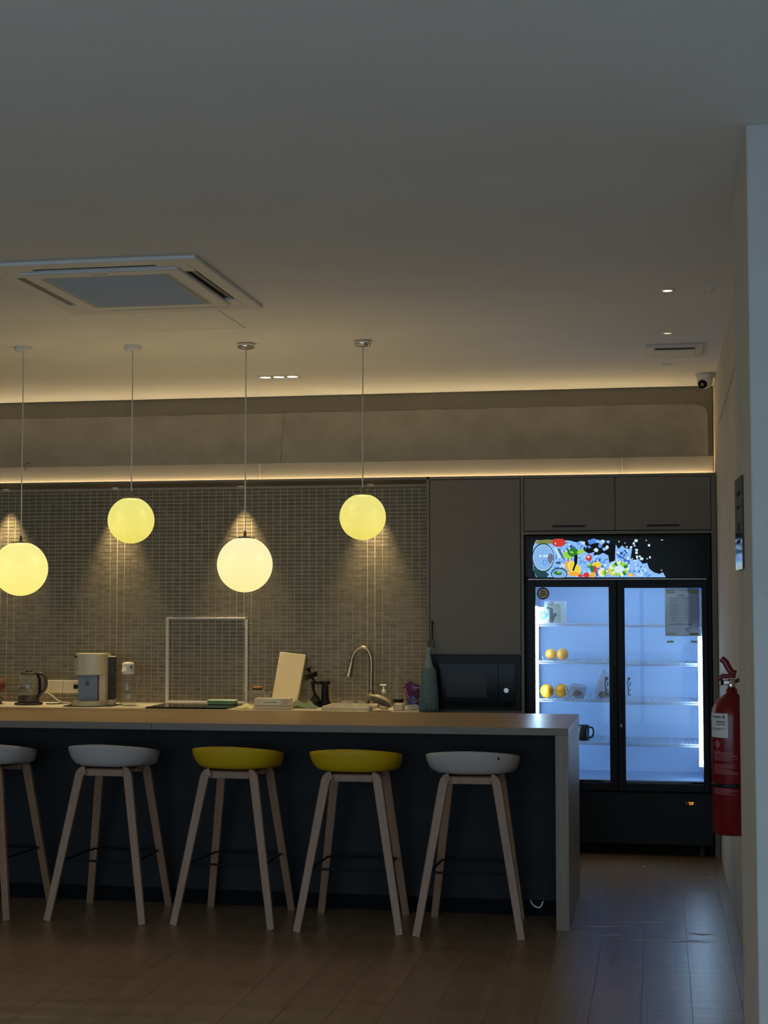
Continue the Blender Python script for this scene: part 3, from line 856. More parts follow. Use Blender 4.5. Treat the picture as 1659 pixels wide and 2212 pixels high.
# door lock
q = at(1342, 1568, FY)
MB().lathe([(0, -.004), (.006, -.004), (.007, 0), (0, 0)], n=16, mat=Matrix.Rotation(-PI / 2, 4, 'X') @ Matrix.Diagonal((1, 1.9, 1, 1))).build('lock', M['silver'], doors[1], (q.x, FY - .004, q.z))
# vertical light strips just inside the glass
for px, y0, y1, nm in ((1160, 1310, 1690, ''), (1512, 1375, 1657, '')):
    q = at(px, 1480, FY + .03)
    zz0, zz1 = at(px, y1, FY + .03).z, at(px, y0, FY + .03).z
    ls = MB().box((q.x - .008, FY + .050, zz0), (q.x + .008, FY + .062, zz1)).build('led_tube', M['fled'], fridge)
    dots = MB()
    n = int((zz1 - zz0) / .0105)
    for i in range(n): dots.box((q.x - .0035, FY + .0485, zz0 + i * .0105), (q.x + .0035, FY + .050, zz0 + i * .0105 + .006))
    o = dots.build('led_dots', emission('bright led dot', (0.75, 1.0, 1.0), 2.2) if px < 1200 else bpy.data.materials['bright led dot'], ls); o['kind'] = 'stuff'
# unseen light bar added under the roof of the fridge
MB().box((lx0 + .2, yb0 + .01, zi1 - .012), (lx1 - .2, yb0 + .03, zi1 - .001)).build('added_light_bar', M['fled'], fridge)
# central post between the shelf banks, shelf rails, wire shelves
cxp = (XP(1320, 1480) + XP(1346, 1480)) / 2
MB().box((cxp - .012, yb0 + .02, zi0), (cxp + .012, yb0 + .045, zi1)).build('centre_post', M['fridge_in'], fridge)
MB().box((cxp - .02, FY + .041, zi0), (cxp + .02, yb0 + .012, zi1 + .03)).build('added_seal', M['soft_black'], fridge)  # strip added to block the light bar's leak between the doors
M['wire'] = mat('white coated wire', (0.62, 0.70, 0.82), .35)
SHELF_Y0, SHELF_Y1 = FY + .085, ly1 - .02
shelf_z = {}
for side, x0, x1, ys in (('left', lx0 + .014, cxp - .012, (1348, 1429, 1511, 1603)), ('right', cxp + .016, lx1 - .014, (1350, 1434, 1517, 1608))):
    for i, yy in enumerate(ys):
        z = at(1240 if side == 'left' else 1430, yy, SHELF_Y0).z
        shelf_z[(side, i)] = z + .0054
        k = MB()
        k.cyl((x0, SHELF_Y0, z), (x1, SHELF_Y0, z), .0032, n=8).cyl((x0, SHELF_Y0, z - .012), (x1, SHELF_Y0, z - .012), .0032, n=8)
        k.cyl((x0, SHELF_Y1, z), (x1, SHELF_Y1, z), .003, n=8)
        for x in (x0, x1): k.cyl((x, SHELF_Y0, z), (x, SHELF_Y1, z), .003, n=8)
        for fx in (.36, .72):
            xm = x0 + (x1 - x0) * fx
            k.tube([(xm - .016, SHELF_Y0 - .002, z + .012), (xm, SHELF_Y0 - .002, z - .006), (xm + .016, SHELF_Y0 - .002, z + .012)], .0018, 6)
        for x in (x0 + .004, x1 - .004):
            k.box((x - .008, SHELF_Y0 - .016, z - .016), (x + .008, SHELF_Y0 + .01, z - .002), .002)
        sh = k.build('shelf', M['wire'], fridge)
        wz = MB()
        n = 30
        for j_ in range(n):
            x = x0 + (x1 - x0) * (j_ + .5) / n
            wz.tube([(x, SHELF_Y0, z - .012), (x, SHELF_Y0 - .001, z + .0025), (x, SHELF_Y1, z + .0025)], .0021, 4)
        o = wz.build('shelf_wires', M['wire'], sh); o['kind'] = 'stuff'
for x in (lx0 + .011, lx1 - .011):
    MB().box((x - .005, yb0 + .045, zi0 + .04), (x + .005, yb0 + .06, zi1 - .05)).build('shelf_rail', M['silver'], fridge)

# things in the fridge
def orange(px, y, shelf, r, label, rz):
    z = shelf_z[shelf]
    x = at(px, 1400, y).x
    t = thing('orange', label, 'orange', (x, y, z), rz, 'oranges in the drinks fridge')
    n = 20; prof = []
    for i in range(n + 1):
        a = PI * i / n
        rr = r * math.sin(a); zz = -r * math.cos(a) * .97
        if i == 0: rr = 0; zz = -r * .96
        if i == n: rr = 0; zz = r * .92
        prof.append((rr, zz + r * .97))
    tilt = Matrix.Translation((0, 0, r * .97)) @ Matrix.Rotation(1.0, 4, 'Y') @ Matrix.Translation((0, 0, -r * .97))
    MB().lathe(prof, n=28, mat=tilt).build('peel', M['orange'], t)
    MB().lathe([(0, r * 1.9), (.004, r * 1.9), (.006, r * 1.885)], n=10, mat=tilt).build('stem_end', M['stem'], t)
    return t
YO = SHELF_Y0 + .055
orange(1190, YO + .03, ('left', 1), .036, 'orange behind the small clear tray on the upper fridge shelf', 0.3)
orange(1215, YO + .03, ('left', 1), .0375, 'orange right of the small clear tray on the upper fridge shelf', -.4)
orange(1181, YO, ('left', 2), .044, 'big orange at the left end of the lower fridge shelf', -.2)
orange(1212, YO + .075, ('left', 2), .043, 'orange partly behind the wrapped plastic tub on the lower fridge shelf', 2.4)
# small clear tray in front of the upper orange
q = at(1187, 1420, SHELF_Y0 + .012)
t = thing('clear_tray', 'small clear tray in front of the oranges on the upper fridge shelf', 'tray', (q.x, SHELF_Y0 + .02, shelf_z[('left', 1)]))
MB().prism([(-.040, 0), (.038, 0), (.044, .030), (.040, .030), (.035, .003), (-.037, .003), (-.042, .030), (-.046, .030)], -.016, .016).build('tray_body', M['bag'], t)
k = MB()
for i in range(7): k.box((-.038 + i * .011, -.0172, .004), (-.033 + i * .011, -.0163, .012 + (i * 5 % 3) * .004))
k.build('printed_marks', mat('dark blue print', (0.05, 0.07, 0.2), .5), t)['kind'] = 'stuff'
# plastic tub wrapped in film
q = at(1244, 1500, SHELF_Y0 + .02)
t = thing('plastic_tub', 'clear plastic tub wrapped in crumpled film on the lower fridge shelf', 'tub', (q.x, SHELF_Y0 + .036, shelf_z[('left', 2)]))
k = MB()
ring0, ring1 = rrect(.095, .075, .012), rrect(.135, .095, .014)
for (A, B, za, zb) in ((ring0, ring1, 0.001, .070),):
    va = [k.bm.verts.new((x, y, za)) for x, y in A]; vb = [k.bm.verts.new((x, y, zb)) for x, y in B]
    n = len(va)
    for i in range(n): k.bm.faces.new([va[i], va[(i + 1) % n], vb[(i + 1) % n], vb[i]])
    k.bm.faces.new(va[::-1])
k.build('tub_body', M['bag'], t)
k = MB()
def crumple(k, cx, cy, cz, rx, ry, rz, nj=.35, n=9, seed=1):
    rnd = random.Random(seed)
    r0 = bmesh.ops.create_icosphere(k.bm, subdivisions=2, radius=1.0)
    for v in r0['verts']:
        s_ = 1 + rnd.uniform(-nj, nj * .4)
        v.co = Vector((cx + v.co.x * rx * s_, cy + v.co.y * ry * s_, max(cz + v.co.z * rz * s_, 0.0008)))
crumple(k, .002, 0, .074, .055, .036, .022, .4, seed=3)
k.build('film', M['bag'], t)
k = MB(); crumple(k, 0, 0, .03, .038, .026, .024, .3, seed=5)
k.build('wrapped_food', mat('pinkish food', (0.36, 0.27, 0.26), .7, var=.3, vscale=40), t)
# bag with dark bottom by the mullion
q = at(1305, 1490, SHELF_Y0 + .05)
t = thing('plastic_bag', 'cloudy plastic bag with dark contents beside the fridge door post', 'bag', (q.x, SHELF_Y0 + .06, shelf_z[('left', 2)]))
k = MB(); k.lathe([(0, .001), (.050, .001), (.062, .035), (.058, .06), (.036, .11), (.020, .15), (.012, .175), (0, .18)], n=14)
for v in k.bm.verts: v.co.x *= 1.05 + random.uniform(-.08, .08); v.co.y *= .7
k.build('bag_film', M['bag'], t)
k = MB(); crumple(k, 0, 0, .024, .044, .028, .023, .2, seed=8)
k.build('dark_contents', mat('dark food', (0.05, 0.055, 0.05), .8), t)
# boxed figure, top left
q0, q1 = at(1164, 1345, SHELF_Y0 + .02), at(1222, 1299, SHELF_Y0 + .02)
t = thing('carton', 'pale carton with a dark figure printed on it on the top fridge shelf', 'carton', ((q0.x + q1.x) / 2, SHELF_Y0 + .03, shelf_z[('left', 0)]))
w_, h_ = q1.x - q0.x, .142
zt = q1.z - shelf_z[('left', 0)]
MB().box((-w_ / 2 + .035, -.02, .0005), (w_ / 2, .05, zt), .001).box((-w_ / 2, -.02, .0005), (-w_ / 2 + .035, .05, zt - .035), .001).build('box', mat('carton card', (0.55, 0.62, 0.66), .6), t)
k = MB(); y = -.0206
k.mi = 0
k.poly([(-.030, y, .002), (.052, y, .002), (.052, y, .118), (-.030, y, .122)])
k.mi = 1; y = -.0209
k.poly([(-.016, y, .004), (.005, y, .004), (.006, y, .088), (-.004, y, .098), (-.016, y, .092)])
k.poly([(.002, y, .050), (.014, y, .066), (.026, y, .060), (.030, y, .050), (.018, y, .040), (.010, y, .012), (.002, y, .006)])
k.poly([(-.040, y, .096), (-.016, y, .102), (-.016, y, .086), (-.030, y, .090)])
k.lathe([(.007, 0), (.011, 0)], (-.004, y, .122), 14, False, Matrix.Rotation(PI / 2, 4, 'X'))
k.mi = 2
k.lathe([(.010, 0), (.026, 0)], (-.054, y, .048), 18, False, Matrix.Rotation(PI / 2, 4, 'X'))
k.mi = 3
k.poly([(-.082, y, .006), (-.028, y, .006), (-.030, y, .022), (-.080, y, .022)])
k.poly([(-.0275, y, .024), (-.0215, y, .024), (-.0215, y, .046), (-.0275, y, .046)])
k.build('box_print', [mat('print pale olive', (0.34, 0.38, 0.34), .6), mat('print charcoal', (0.035, 0.045, 0.04), .6), mat('print blue', (0.10, 0.26, 0.52), .6), mat('print white', (0.75, 0.78, 0.75), .6)], t, recalc=False)
# black mug behind the island corner
q = at(1259, 1590, SHELF_Y0 + .05)
t = thing('mug', 'black mug on the fridge shelf beside the end of the island', 'mug', (q.x, SHELF_Y0 + .06, shelf_z[('left', 3)]))
MB().lathe([(0, .001), (.038, .001), (.040, .006), (.040, .096), (.037, .096), (.037, .008), (0, .008)], n=28).build('body', mat('black glaze', (0.012, 0.014, 0.02), .15), t)
MB().tube(spline([(.038, 0, .082), (.058, 0, .080), (.066, 0, .052), (.056, 0, .024), (.038, 0, .018)], 5), .0055, 8).build('handle', bpy.data.materials['black glaze'], t)
# notice taped inside the right door
n0, n1 = at(1437, 1374, FY + .02), at(1510, 1271, FY + .02)
t = thing('paper_notice', 'printed paper notice with a table, taped to the right fridge door', 'notice', ((n0.x + n1.x) / 2, FY + .0225, n0.z))
hw, hh = (n1.x - n0.x) / 2, n1.z - n0.z
MB().box((-hw, -.0004, 0), (hw, .0004, hh)).build('sheet', M['paper_grey'], t)
k = MB(); yy = -.0008
k.mi = 0
for x in (-hw * .86, -hw * .14, hw * .60): k.box((x - .0006, yy - .0001, hh * .30), (x + .0006, yy, hh * .82))
k.box((-hw * .28, yy - .0001, hh * .845), (hw * .12, yy, hh * .862))
for i in range(11):
    z = hh * (.80 - i * .046); w1_ = hw * random.uniform(.14, .30)
    k.box((-hw * .5 - w1_, yy - .0001, z - .0025), (-hw * .5 + w1_, yy, z + .0025))
    w2_ = hw * (.26 if i == 0 else .09)
    k.box((hw * .26 - w2_, yy - .0001, z - .0025), (hw * .26 + w2_, yy, z + .0025))
k.box((-hw * .82, yy - .0001, hh * .235), (hw * .55, yy, hh * .26))
k.build('printed_table', [mat('faint print', (0.13, 0.15, 0.20), .7)], t)
k = MB()
for x0_, x1_, z0_, z1_ in ((-hw * .93, -hw * .4, hh * .89, hh * .97), (hw * .5, hw * .96, hh * .89, hh * .97), (-hw * .93, -hw * .36, .004, hh * .075), (hw * .45, hw * .96, .004, hh * .07)):
    MB().box((x0_, -.0014, z0_), (x1_, -.0009, z1_)).build('tape', M['tape'], t)
for px, nm in ((1448, 'left'), (1500, 'right')):
    q = at(px, 1386, FY + .02)
    s_ = MB().box((-.021, -.0004, -.006), (.021, .0004, .006)).build('tape_scrap', mat('pale tape ' + nm, (0.30, 0.42, 0.36), .5), None, (q.x, FY + .0105, q.z))
    tag(s_, 'loose scrap of tape on the right fridge door under the %s corner of the notice' % nm, 'tape')

# ------------------------------------------------------------------ kitchen run under the tiles
WT = 0.865
wtp = MB().box((-6.9, 9.40, WT - .03), (TILE_X1 - .001, TILE_Y - .001, WT), .002)
tag(wtp.build('kitchen_worktop', M['worktop']), 'pale worktop running along the tiled wall behind the island', 'worktop')
for i in range(6):
    x1_ = TILE_X1 - .002 - i * .8; x0_ = x1_ - .798
    t = thing('base_cabinet', '%s base cabinet under the worktop, counted leftwards from the tall cabinet' % ('first', 'second', 'third', 'fourth', 'fifth', 'sixth')[i], 'cabinet', (0, 0, 0), group='base cabinets under the worktop')
    MB().box((x0_, 9.44, .09), (x1_, 9.97, WT - .031)).box((x0_, 9.50, 0), (x1_, 9.9, .09)).build('carcass', M['cabinet_edge'], t)
    for a_, b_ in ((x0_ + .002, x0_ + .397), (x0_ + .400, x1_ - .002)):
        d = MB().box((a_, 9.42, .095), (b_, 9.4395, WT - .036), .001).build('door', M['cabinet'], t)
        bar_handle((a_ + b_) / 2 - .08, (a_ + b_) / 2 + .08, .77, 9.42, d)

def wt(px, y):        # a place on the worktop
    return Vector((at(px, 1515, y).x, y, WT))
S = 1 / 333.0         # metres for one pixel of the photograph at the tiled wall

# white rectangular frame standing against the tiles
f0, f1 = at(357.5, 1517, 9.965), at(535.5, 1333.5, 9.965)
t = thing('white_frame', 'thin empty white rectangular frame on the tiled wall above the hob', 'frame', (0, 0, 0))
wv = .0235
for nm, a_, b_ in (('frame_bar', (f0.x, WT + .001), (f0.x + wv * .85, f1.z - .01)), ('frame_bar', (f1.x - wv * .85, WT + .001), (f1.x, f1.z)), ('frame_bar', (f0.x, f1.z - wv * .55), (f1.x, f1.z)), ('frame_bar', (f0.x + wv * .85, WT + .001), (f1.x - wv * .85, WT + .02))):
    MB().box((a_[0], 9.962, a_[1]), (b_[0], 9.9785, b_[1]), .002).build(nm, M['frame_white'], t)

# brown-headed brush at the left edge
p = wt(-6, 9.74)
t = thing('dish_brush', 'brown round-headed brush with black handle in a grey pot, left end of worktop', 'brush', p)
MB().lathe([(0, .001), (.030, .001), (.036, .045), (.033, .045), (.028, .006), (0, .006)], n=20).build('pot', M['greyplastic'], t)
MB().tube([(0, 0, .008), (.004, 0, .06), (.002, 0, .10)], .012, 10, scale=[.9, 1.1, .8]).build('handle', M['black'], t)
k = MB(); k.ball((0, 0, .125), .052, 22)
rnd = random.Random(2)
for v in k.bm.verts: v.co = Vector((0, 0, .125)) + (v.co - Vector((0, 0, .125))) * rnd.uniform(.93, 1.06)
k.build('brush_head', M['brown'], t)

# glass kettle
p = wt(62, 9.70)
t = thing('electric_kettle', 'glass electric kettle with black base and handle on the left of the worktop', 'kettle', p)
MB().lathe([(0, .001), (.090, .001), (.094, .006), (.090, .014), (0, .014)], n=28).build('power_base', M['soft_black'], t)
MB().lathe([(0, .015), (.070, .015), (.072, .020), (.070, .060), (.066, .062), (0, .062)], n=28).build('heater_base', M['brownplastic'], t)
MB().lathe([(.066, .062), (.069, .075), (.066, .140), (.058, .185), (.047, .200)], n=32).build('glass_body', M['glass'], t)
MB().lathe([(0, .063), (.0645, .063), (.0655, .110), (0, .110)], n=28).build('water', glass('water', (0.93, 0.94, 0.92), .01, 0.0, gloss=.5), t)
MB().lathe([(.046, .199), (.056, .203), (.054, .211), (.020, .214), (.024, .222), (.022, .226), (0, .227)], n=24).build('lid', M['brownplastic'], t)
hd = MB()
hd.sweep(spline([(.048, 0, .206), (.085, 0, .204), (.112, 0, .190), (.120, 0, .155), (.116, 0, .112), (.088, 0, .076), (.072, 0, .056)], 5), rrect(.020, .020, .006, 2), (0, 1, 0), smooth=True)
hd.build('handle', M['brownplastic'], t)
MB().sweep(spline([(.060, 0, .198), (.074, 0, .165), (.077, 0, .110), (.073, 0, .05)], 4), rrect(.016, .018, .004, 2), (0, 1, 0), smooth=True).build('handle_strap', M['black'], t)
MB().lathe([(.03, .0), (.05, .006), (.03, .012)], (-.056, 0, .188), 8, True, Matrix.Rotation(-.6, 4, 'Y') @ Matrix.Diagonal((.5, .5, .8, 1))).build('spout', M['glass'], t)

# double socket plate on the tiles and its cable
s0, s1 = at(99, 1496.5, 9.97), at(172, 1470, 9.97)
t = thing('wall_socket', 'wide white double socket plate on the tiles behind the kettle', 'socket', ((s0.x + s1.x) / 2, 9.972, s0.z))
sw, sh_ = s1.x - s0.x, s1.z - s0.z
for sx in (-1, 1):
    MB().box((-sw / 2 if sx < 0 else .001, -.006, 0), (-.001 if sx < 0 else sw / 2, .0065, sh_), .003, 2).build('socket_plate', M['offwhite'], t)
    k = MB()
    for dx_, dz_ in ((0, .052), (-.011, .030), (.011, .030)): k.box((sx * sw / 4 + dx_ - .004, -.0068, dz_ - .004), (sx * sw / 4 + dx_ + .004, -.006, dz_ + .004))
    k.build('pin_holes', M['offwhite'], t)
MB().box((sw / 2 - .034, -.034, sh_ * .35), (sw / 2 - .006, -.0062, sh_ * .70), .006, 2).build('plug', M['black'], t)
# socket strip further left
s0, s1 = at(14, 1492, 9.97), at(37, 1483, 9.97)
tag(MB().box((s0.x - .05, 9.968, s0.z), (s1.x + .02, 9.9785, s1.z), .002).build('wall_channel', M['greyplastic']), 'short grey wall strip on the tiles left of the kettle', 'wall strip')
c1 = MB().tube(spline([wt(92, 9.84) + Vector((0, 0, .074)), wt(108, 9.80) + Vector((0, 0, .062)), wt(126, 9.76) + Vector((0, 0, .022)), wt(140, 9.74) + Vector((0, 0, .012)), wt(156, 9.74) + Vector((0, 0, .0065))], 8), .0065, 8)
tag(c1.build('kettle_cable', mat('beige cable', (0.36, 0.31, 0.21), .5)), 'thick beige cable drooping from the socket behind the kettle', 'cable')
c2 = MB().tube(spline([at(170, 1484, 9.93), at(171, 1500, 9.90), at(163, 1512, 9.86), wt(148, 9.80) + Vector((0, 0, .008)), wt(118, 9.74) + Vector((0, 0, .0045)), wt(100, 9.74) + Vector((0, 0, .0045))], 8), .0042, 8)
tag(c2.build('black_cable', M['soft_black']), 'thin black cable curving from the plug down onto the worktop', 'cable')

# coffee machine on a dark mat, blue card in its bay
mp_ = wt(201, 9.69)
tag(MB().prism(rrect(.33, .24, .02), .0002, .0035, 'z').build('dark_mat', M['soft_black'], None, mp_), 'thin black mat under the white coffee machine', 'mat')
p = wt(193, 9.66) + Vector((0, 0, .0037))
t = thing('coffee_machine', 'cream drip coffee machine with rounded front on a dark mat', 'coffee machine', p, .0)
def dshape(w, d0, d1, n=14):     # rounded front, flat back
    out = [(w / 2, d1), (-w / 2, d1)]
    for i in range(n + 1):
        a = PI + PI * i / n
        out.append((w / 2 * math.cos(a), -d0 * abs(math.sin(a)) ** .8))
    return out
XW = 75 * S * 1.0
base = MB().prism(dshape(XW, .095, .10), 0, .030, 'z'); 
bmesh.ops.bevel(base.bm, geom=[e for e in base.bm.edges if abs(e.verts[0].co.z - e.verts[1].co.z) < 1e-5 and e.verts[0].co.z > .02], offset=.008, segments=2, affect='EDGES')
base.build('base', M['cream'], t)
MB().lathe([(0, .0305), (.062, .0305), (.064, .0325), (0, .0335)], n=28).build('hot_plate', M['silver'], t)
hw2 = 68 * S
hd = MB().prism([(x + .007, y) for x, y in dshape(hw2, .080, .10)], .200, .338, 'z')
bmesh.ops.bevel(hd.bm, geom=[e for e in hd.bm.edges if abs(e.verts[0].co.z - e.verts[1].co.z) < 1e-5], offset=.006, segments=2, affect='EDGES')
hd.build('head', M['cream'], t)
MB().box((hw2 / 2 + .007 - .041, -.01, .029), (hw2 / 2 + .007, .10, .201), .003).box((-hw2 / 2 + .012, .075, .029), (hw2 / 2 + .005, .10, .201)).build('column', M['cream'], t)
MB().box((hw2 / 2 + .0085, .045, .034), (hw2 / 2 + .048, .10, .312), .003).build('water_tank', M['smoke'], t)
MB().box((hw2 / 2 + .0085, .045, .3125), (hw2 / 2 + .050, .10, .318), .001).box((hw2 / 2 + .0085, .05, .0), (hw2 / 2 + .046, .10, .0335)).build('tank_ends', M['cream'], t)
def front_y(x): return -.080 * abs(math.sin(math.acos(max(-1, min(1, (x - .007) / (hw2 / 2)))))) ** .8
for xb, zb, ww, hh_, m_ in ((-.064, .318, .036, .014, M['sticker_green']), (-.066, .318, .006, .012, M['bluecard'])):
    yb = front_y(xb) - .0015
    MB().box((xb - ww / 2, yb, zb - hh_ / 2), (xb + ww / 2, yb + .02, zb + hh_ / 2)).build('badge', m_, t)
for i, zb in enumerate((.290, .272, .254, .238)):
    xb = -.062; yb = front_y(xb) - .001
    MB().cyl((xb, yb + .01, zb), (xb, yb, zb), .0045, n=10).build('button', M['greyplastic'] if i < 3 else M['brown'], t)
MB().cyl((.095, -.030, .018), (.095, -.048, .018), .006, n=12).build('switch', M['brownplastic'], t)
pc_ = p + Vector((-.004, -.022, .0342))
t = thing('blue_card', 'blue card with a small black emblem standing in the coffee machine bay', 'card', pc_)
MB().box((-.066, -.001, 0), (.066, .001, .163), .0005, rot=Matrix.Rotation(-.03, 3, 'X')).build('sheet', M['bluecard'], t)
k = MB()
k.mi = 0
k.box((-.014, -.0062, .100), (.014, -.0054, .108)).box((-.005, -.0062, .110), (.005, -.0054, .116)); k.prism([(-.010, .118), (.010, .118), (.007, .124), (-.007, .124)], -.0062, -.0054)
k.mi = 1
k.box((-.036, -.0062, .066), (.036, -.0054, .090)); k.box((-.012, -.0062, .126), (.012, -.0054, .131))
k.build('emblem', [M['print'], mat('card print', (0.24, 0.25, 0.34), .6)], t)

# clear jug with a white lid
p = wt(276, 9.74)
t = thing('water_jug', 'tall clear jug with a white cap beside the coffee machine', 'jug', p)
MB().lathe([(0, .001), (.052, .001), (.054, .006), (.050, .12), (.046, .175), (.040, .205)], n=28).build('jug_body', M['glass'], t)
MB().lathe([(.040, .206), (.043, .206), (.043, .226), (.040, .228), (.040, .268), (.036, .280), (.020, .284), (0, .284)], n=24).build('cap', M['white'], t)
MB().tube(spline([(.046, 0, .180), (.070, 0, .186), (.076, 0, .150), (.066, 0, .11), (.050, 0, .075)], 6), .006, 8).build('handle', M['clear'], t)
MB().box((.028, -.035, .246), (.036, -.0285, .262), .001).build('cap_button', M['black'], t)

# hob, green box
p0, p1 = wt(340, 9.70), wt(512, 9.70)
t = thing('induction_hob', 'flat black glass hob below the white frame', 'hob', ((p0.x + p1.x) / 2, 9.68, WT))
hw3 = (p1.x - p0.x) / 2
MB().box((-hw3, -.22, .0005), (hw3, .22, .010), .002).build('glass_top', M['glass_black'], t)
k = MB()
for cx_ in (-.13, .13): k.lathe([(.080, .0103), (.083, .0106), (.086, .0103)], (cx_, .02, 0), 36)
k.build('ring_marks', M['greyplastic'], t)
q = wt(481, 9.80) + Vector((0, 0, .0105))
t = thing('green_box', 'flat green food box with pale green lid on the hob edge', 'food box', q)
MB().box((-.094, -.04, 0), (.094, .04, .017), .005, 2).build('box', M['green'], t)
MB().box((-.095, -.042, .0175), (.095, .042, .031), .006, 2).build('lid', M['green_pale'], t)

# small glass teapot with a wooden lid
p = wt(556, 9.78)
t = thing('glass_teapot', 'round glass teapot with a wooden lid left of the cream board', 'teapot', p)
MB().lathe([(0, .004), (.045, .004), (.062, .022), (.066, .050), (.058, .082), (.040, .104), (.034, .110)], n=28).build('pot_body', M['glass'], t)
MB().lathe([(0, .108), (.031, .108), (.032, .116), (.030, .117), (0, .117)], n=22).build('seal_ring', M['soft_black'], t)
MB().lathe([(0, .1175), (.034, .1175), (.035, .126), (.032, .129), (0, .129)], n=22).build('lid', M['cork'], t)
MB().tube(spline([(-.048, 0, .092), (-.078, 0, .090), (-.088, 0, .058), (-.074, 0, .028), (-.058, 0, .022)], 6), .005, 8).build('handle', M['glass'], t)
MB().tube([(.056, 0, .055), (.080, 0, .085), (.092, 0, .102)], .011, 10, scale=[1, .7, .6], cap=False).build('spout', M['glass'], t)
# folded cloths
def cloth(name, label, px, y, rx, ry, rz, m, seed, rzrot=0):
    k = MB(); rnd = random.Random(seed)
    n1, n2 = 26, 14
    V = []
    for i in range(n1 + 1):
        row = []
        for j_ in range(n2 + 1):
            u, v = i / n1 * 2 - 1, j_ / n2 * 2 - 1
            e = max(0, 1 - (abs(u) ** 3.0)) * max(0, 1 - abs(v) ** 3.0)
            z = rz * e * (.55 + .25 * math.sin(5 * u + seed + 2 * v) + .2 * math.sin(9 * v + 3 * u + seed)) + .001
            row.append(k.bm.verts.new((u * rx * (1 + .08 * math.sin(4 * v + seed)), v * ry * (1 + .1 * math.sin(3 * u + seed)), max(z, .001))))
        V.append(row)
    fs = []
    for i in range(n1):
        for j_ in range(n2): fs.append(k.bm.faces.new([V[i][j_], V[i + 1][j_], V[i + 1][j_ + 1], V[i][j_ + 1]]))
    k._fin(fs, True)
    o = k.build(name, m, None, wt(px, y))
    o.rotation_euler = (0, 0, rzrot)
    md = o.modifiers.new('thick', 'SOLIDIFY'); md.thickness = .003; md.offset = 1
    return tag(o, label, 'cloth')
cloth('yellow_cloth', 'pale yellow cloth bunched in front of the glass teapot', 531, 9.58, .055, .07, .030, M['yellowcloth'], 1.3)
cloth('green_cloth', 'crumpled dull green cloth right of the cream board', 654, 9.68, .092, .055, .050, M['greencloth'], 4.1)
# thin cord of the cloth
# white carton with a label, lying tilted, on a flat pack
p = wt(592, 9.55)
tag(MB().box((-.118, -.05, .001), (.118, .05, .022), .002).build('flat_pack', mat('pale flat pack', (0.55, 0.50, 0.38), .6), None, wt(590, 9.55)), 'flat pale pack lying under the small white carton', 'pack')
t = thing('white_carton', 'small white carton with a printed label in front of the cream board', 'carton', p + Vector((-.002, .0, .0235)), .0)
MB().box((-.115, -.045, .0), (.115, .045, .046), .002).build('box', mat('white card', (0.62, 0.58, 0.48), .6), t)
k = MB(); k.mi = 0
k.poly([(-.068, -.0455, .006), (.050, -.0455, .006), (.050, -.0455, .040), (-.068, -.0455, .040)])
k.mi = 1
for i in range(14): k.poly([(-.055 + i * .0062, -.046, .018), (-.051 + i * .0062, -.046, .018), (-.051 + i * .0062, -.046, .023 + (i % 3) * .001), (-.055 + i * .0062, -.046, .023 + (i % 3) * .001)])
k.mi = 2
k.poly([(.066, -.046, .008), (.108, -.046, .008), (.108, -.046, .040), (.066, -.046, .040)])
k.build('label_print', [mat('label pale', (0.70, 0.66, 0.52), .5), M['print'], mat('faded pink', (0.55, 0.40, 0.32), .6)], t, recalc=False)

# cream board leaning on the tiles
c0 = wt(613, 9.80)
bw = 57 * S * 1.02; bh = 116 * S * 1.03
t = thing('cutting_board', 'thick cream board leaning against the tiles', 'board', c0 + Vector((0, 0, .002)), rot=(-.32, .10, 0))
MB().box((-bw / 2, -.012, .012), (bw / 2, .012, bh), .006, 2).build('board_body', M['board'], t)
MB().box((-bw / 2 + .002, .0122, .014), (bw / 2 - .001, .019, bh - .004), .003).build('backing', mat('grey back', (0.20, 0.18, 0.12), .6), t)

# black press with an open lid
p = wt(693, 9.80)
t = thing('coffee_press', 'black plastic coffee press with its lid tilted open', 'coffee press', p)
MB().lathe([(0, .001), (.036, .001), (.040, .010), (.036, .030), (.026, .050), (.022, .13), (.022, .145), (.034, .146), (.036, .168), (0, .170)], (.028, 0, 0), 24).build('column', M['black'], t)
MB().box((-.062, -.02, .146), (.030, .02, .166), .006, 2).build('arm', M['black'], t)
MB().tube(spline([(-.052, 0, .150), (-.050, 0, .115), (-.040, 0, .085), (-.034, 0, .055)], 5), .010, 8).build('lever', M['black'], t)
MB().ball((-.036, 0, .042), .038, 18, (.8, .8, 1)).lathe([(0, .001), (.034, .001), (.036, .020), (0, .024)], (-.034, 0, 0), 18).build('cup', M['soft_black'], t)
lidm = Matrix.Translation((-.062, 0, .190)) @ Matrix.Rotation(-.36, 4, 'Y')
MB().lathe([(0, -.004), (.040, -.004), (.046, .018), (.052, .022), (.052, .026), (0, .028)], n=24, mat=lidm).build('lid', M['black'], t)
MB().lathe([(0, .030), (.006, .030), (.008, .048), (.022, .060), (.020, .066), (0, .068)], n=16, mat=lidm).build('lid_knob', M['black'], t)
MB().tube([(-.060, 0, .185), (-.046, 0, .176), (-.040, 0, .164)], .006, 6).build('hinge', M['black'], t)

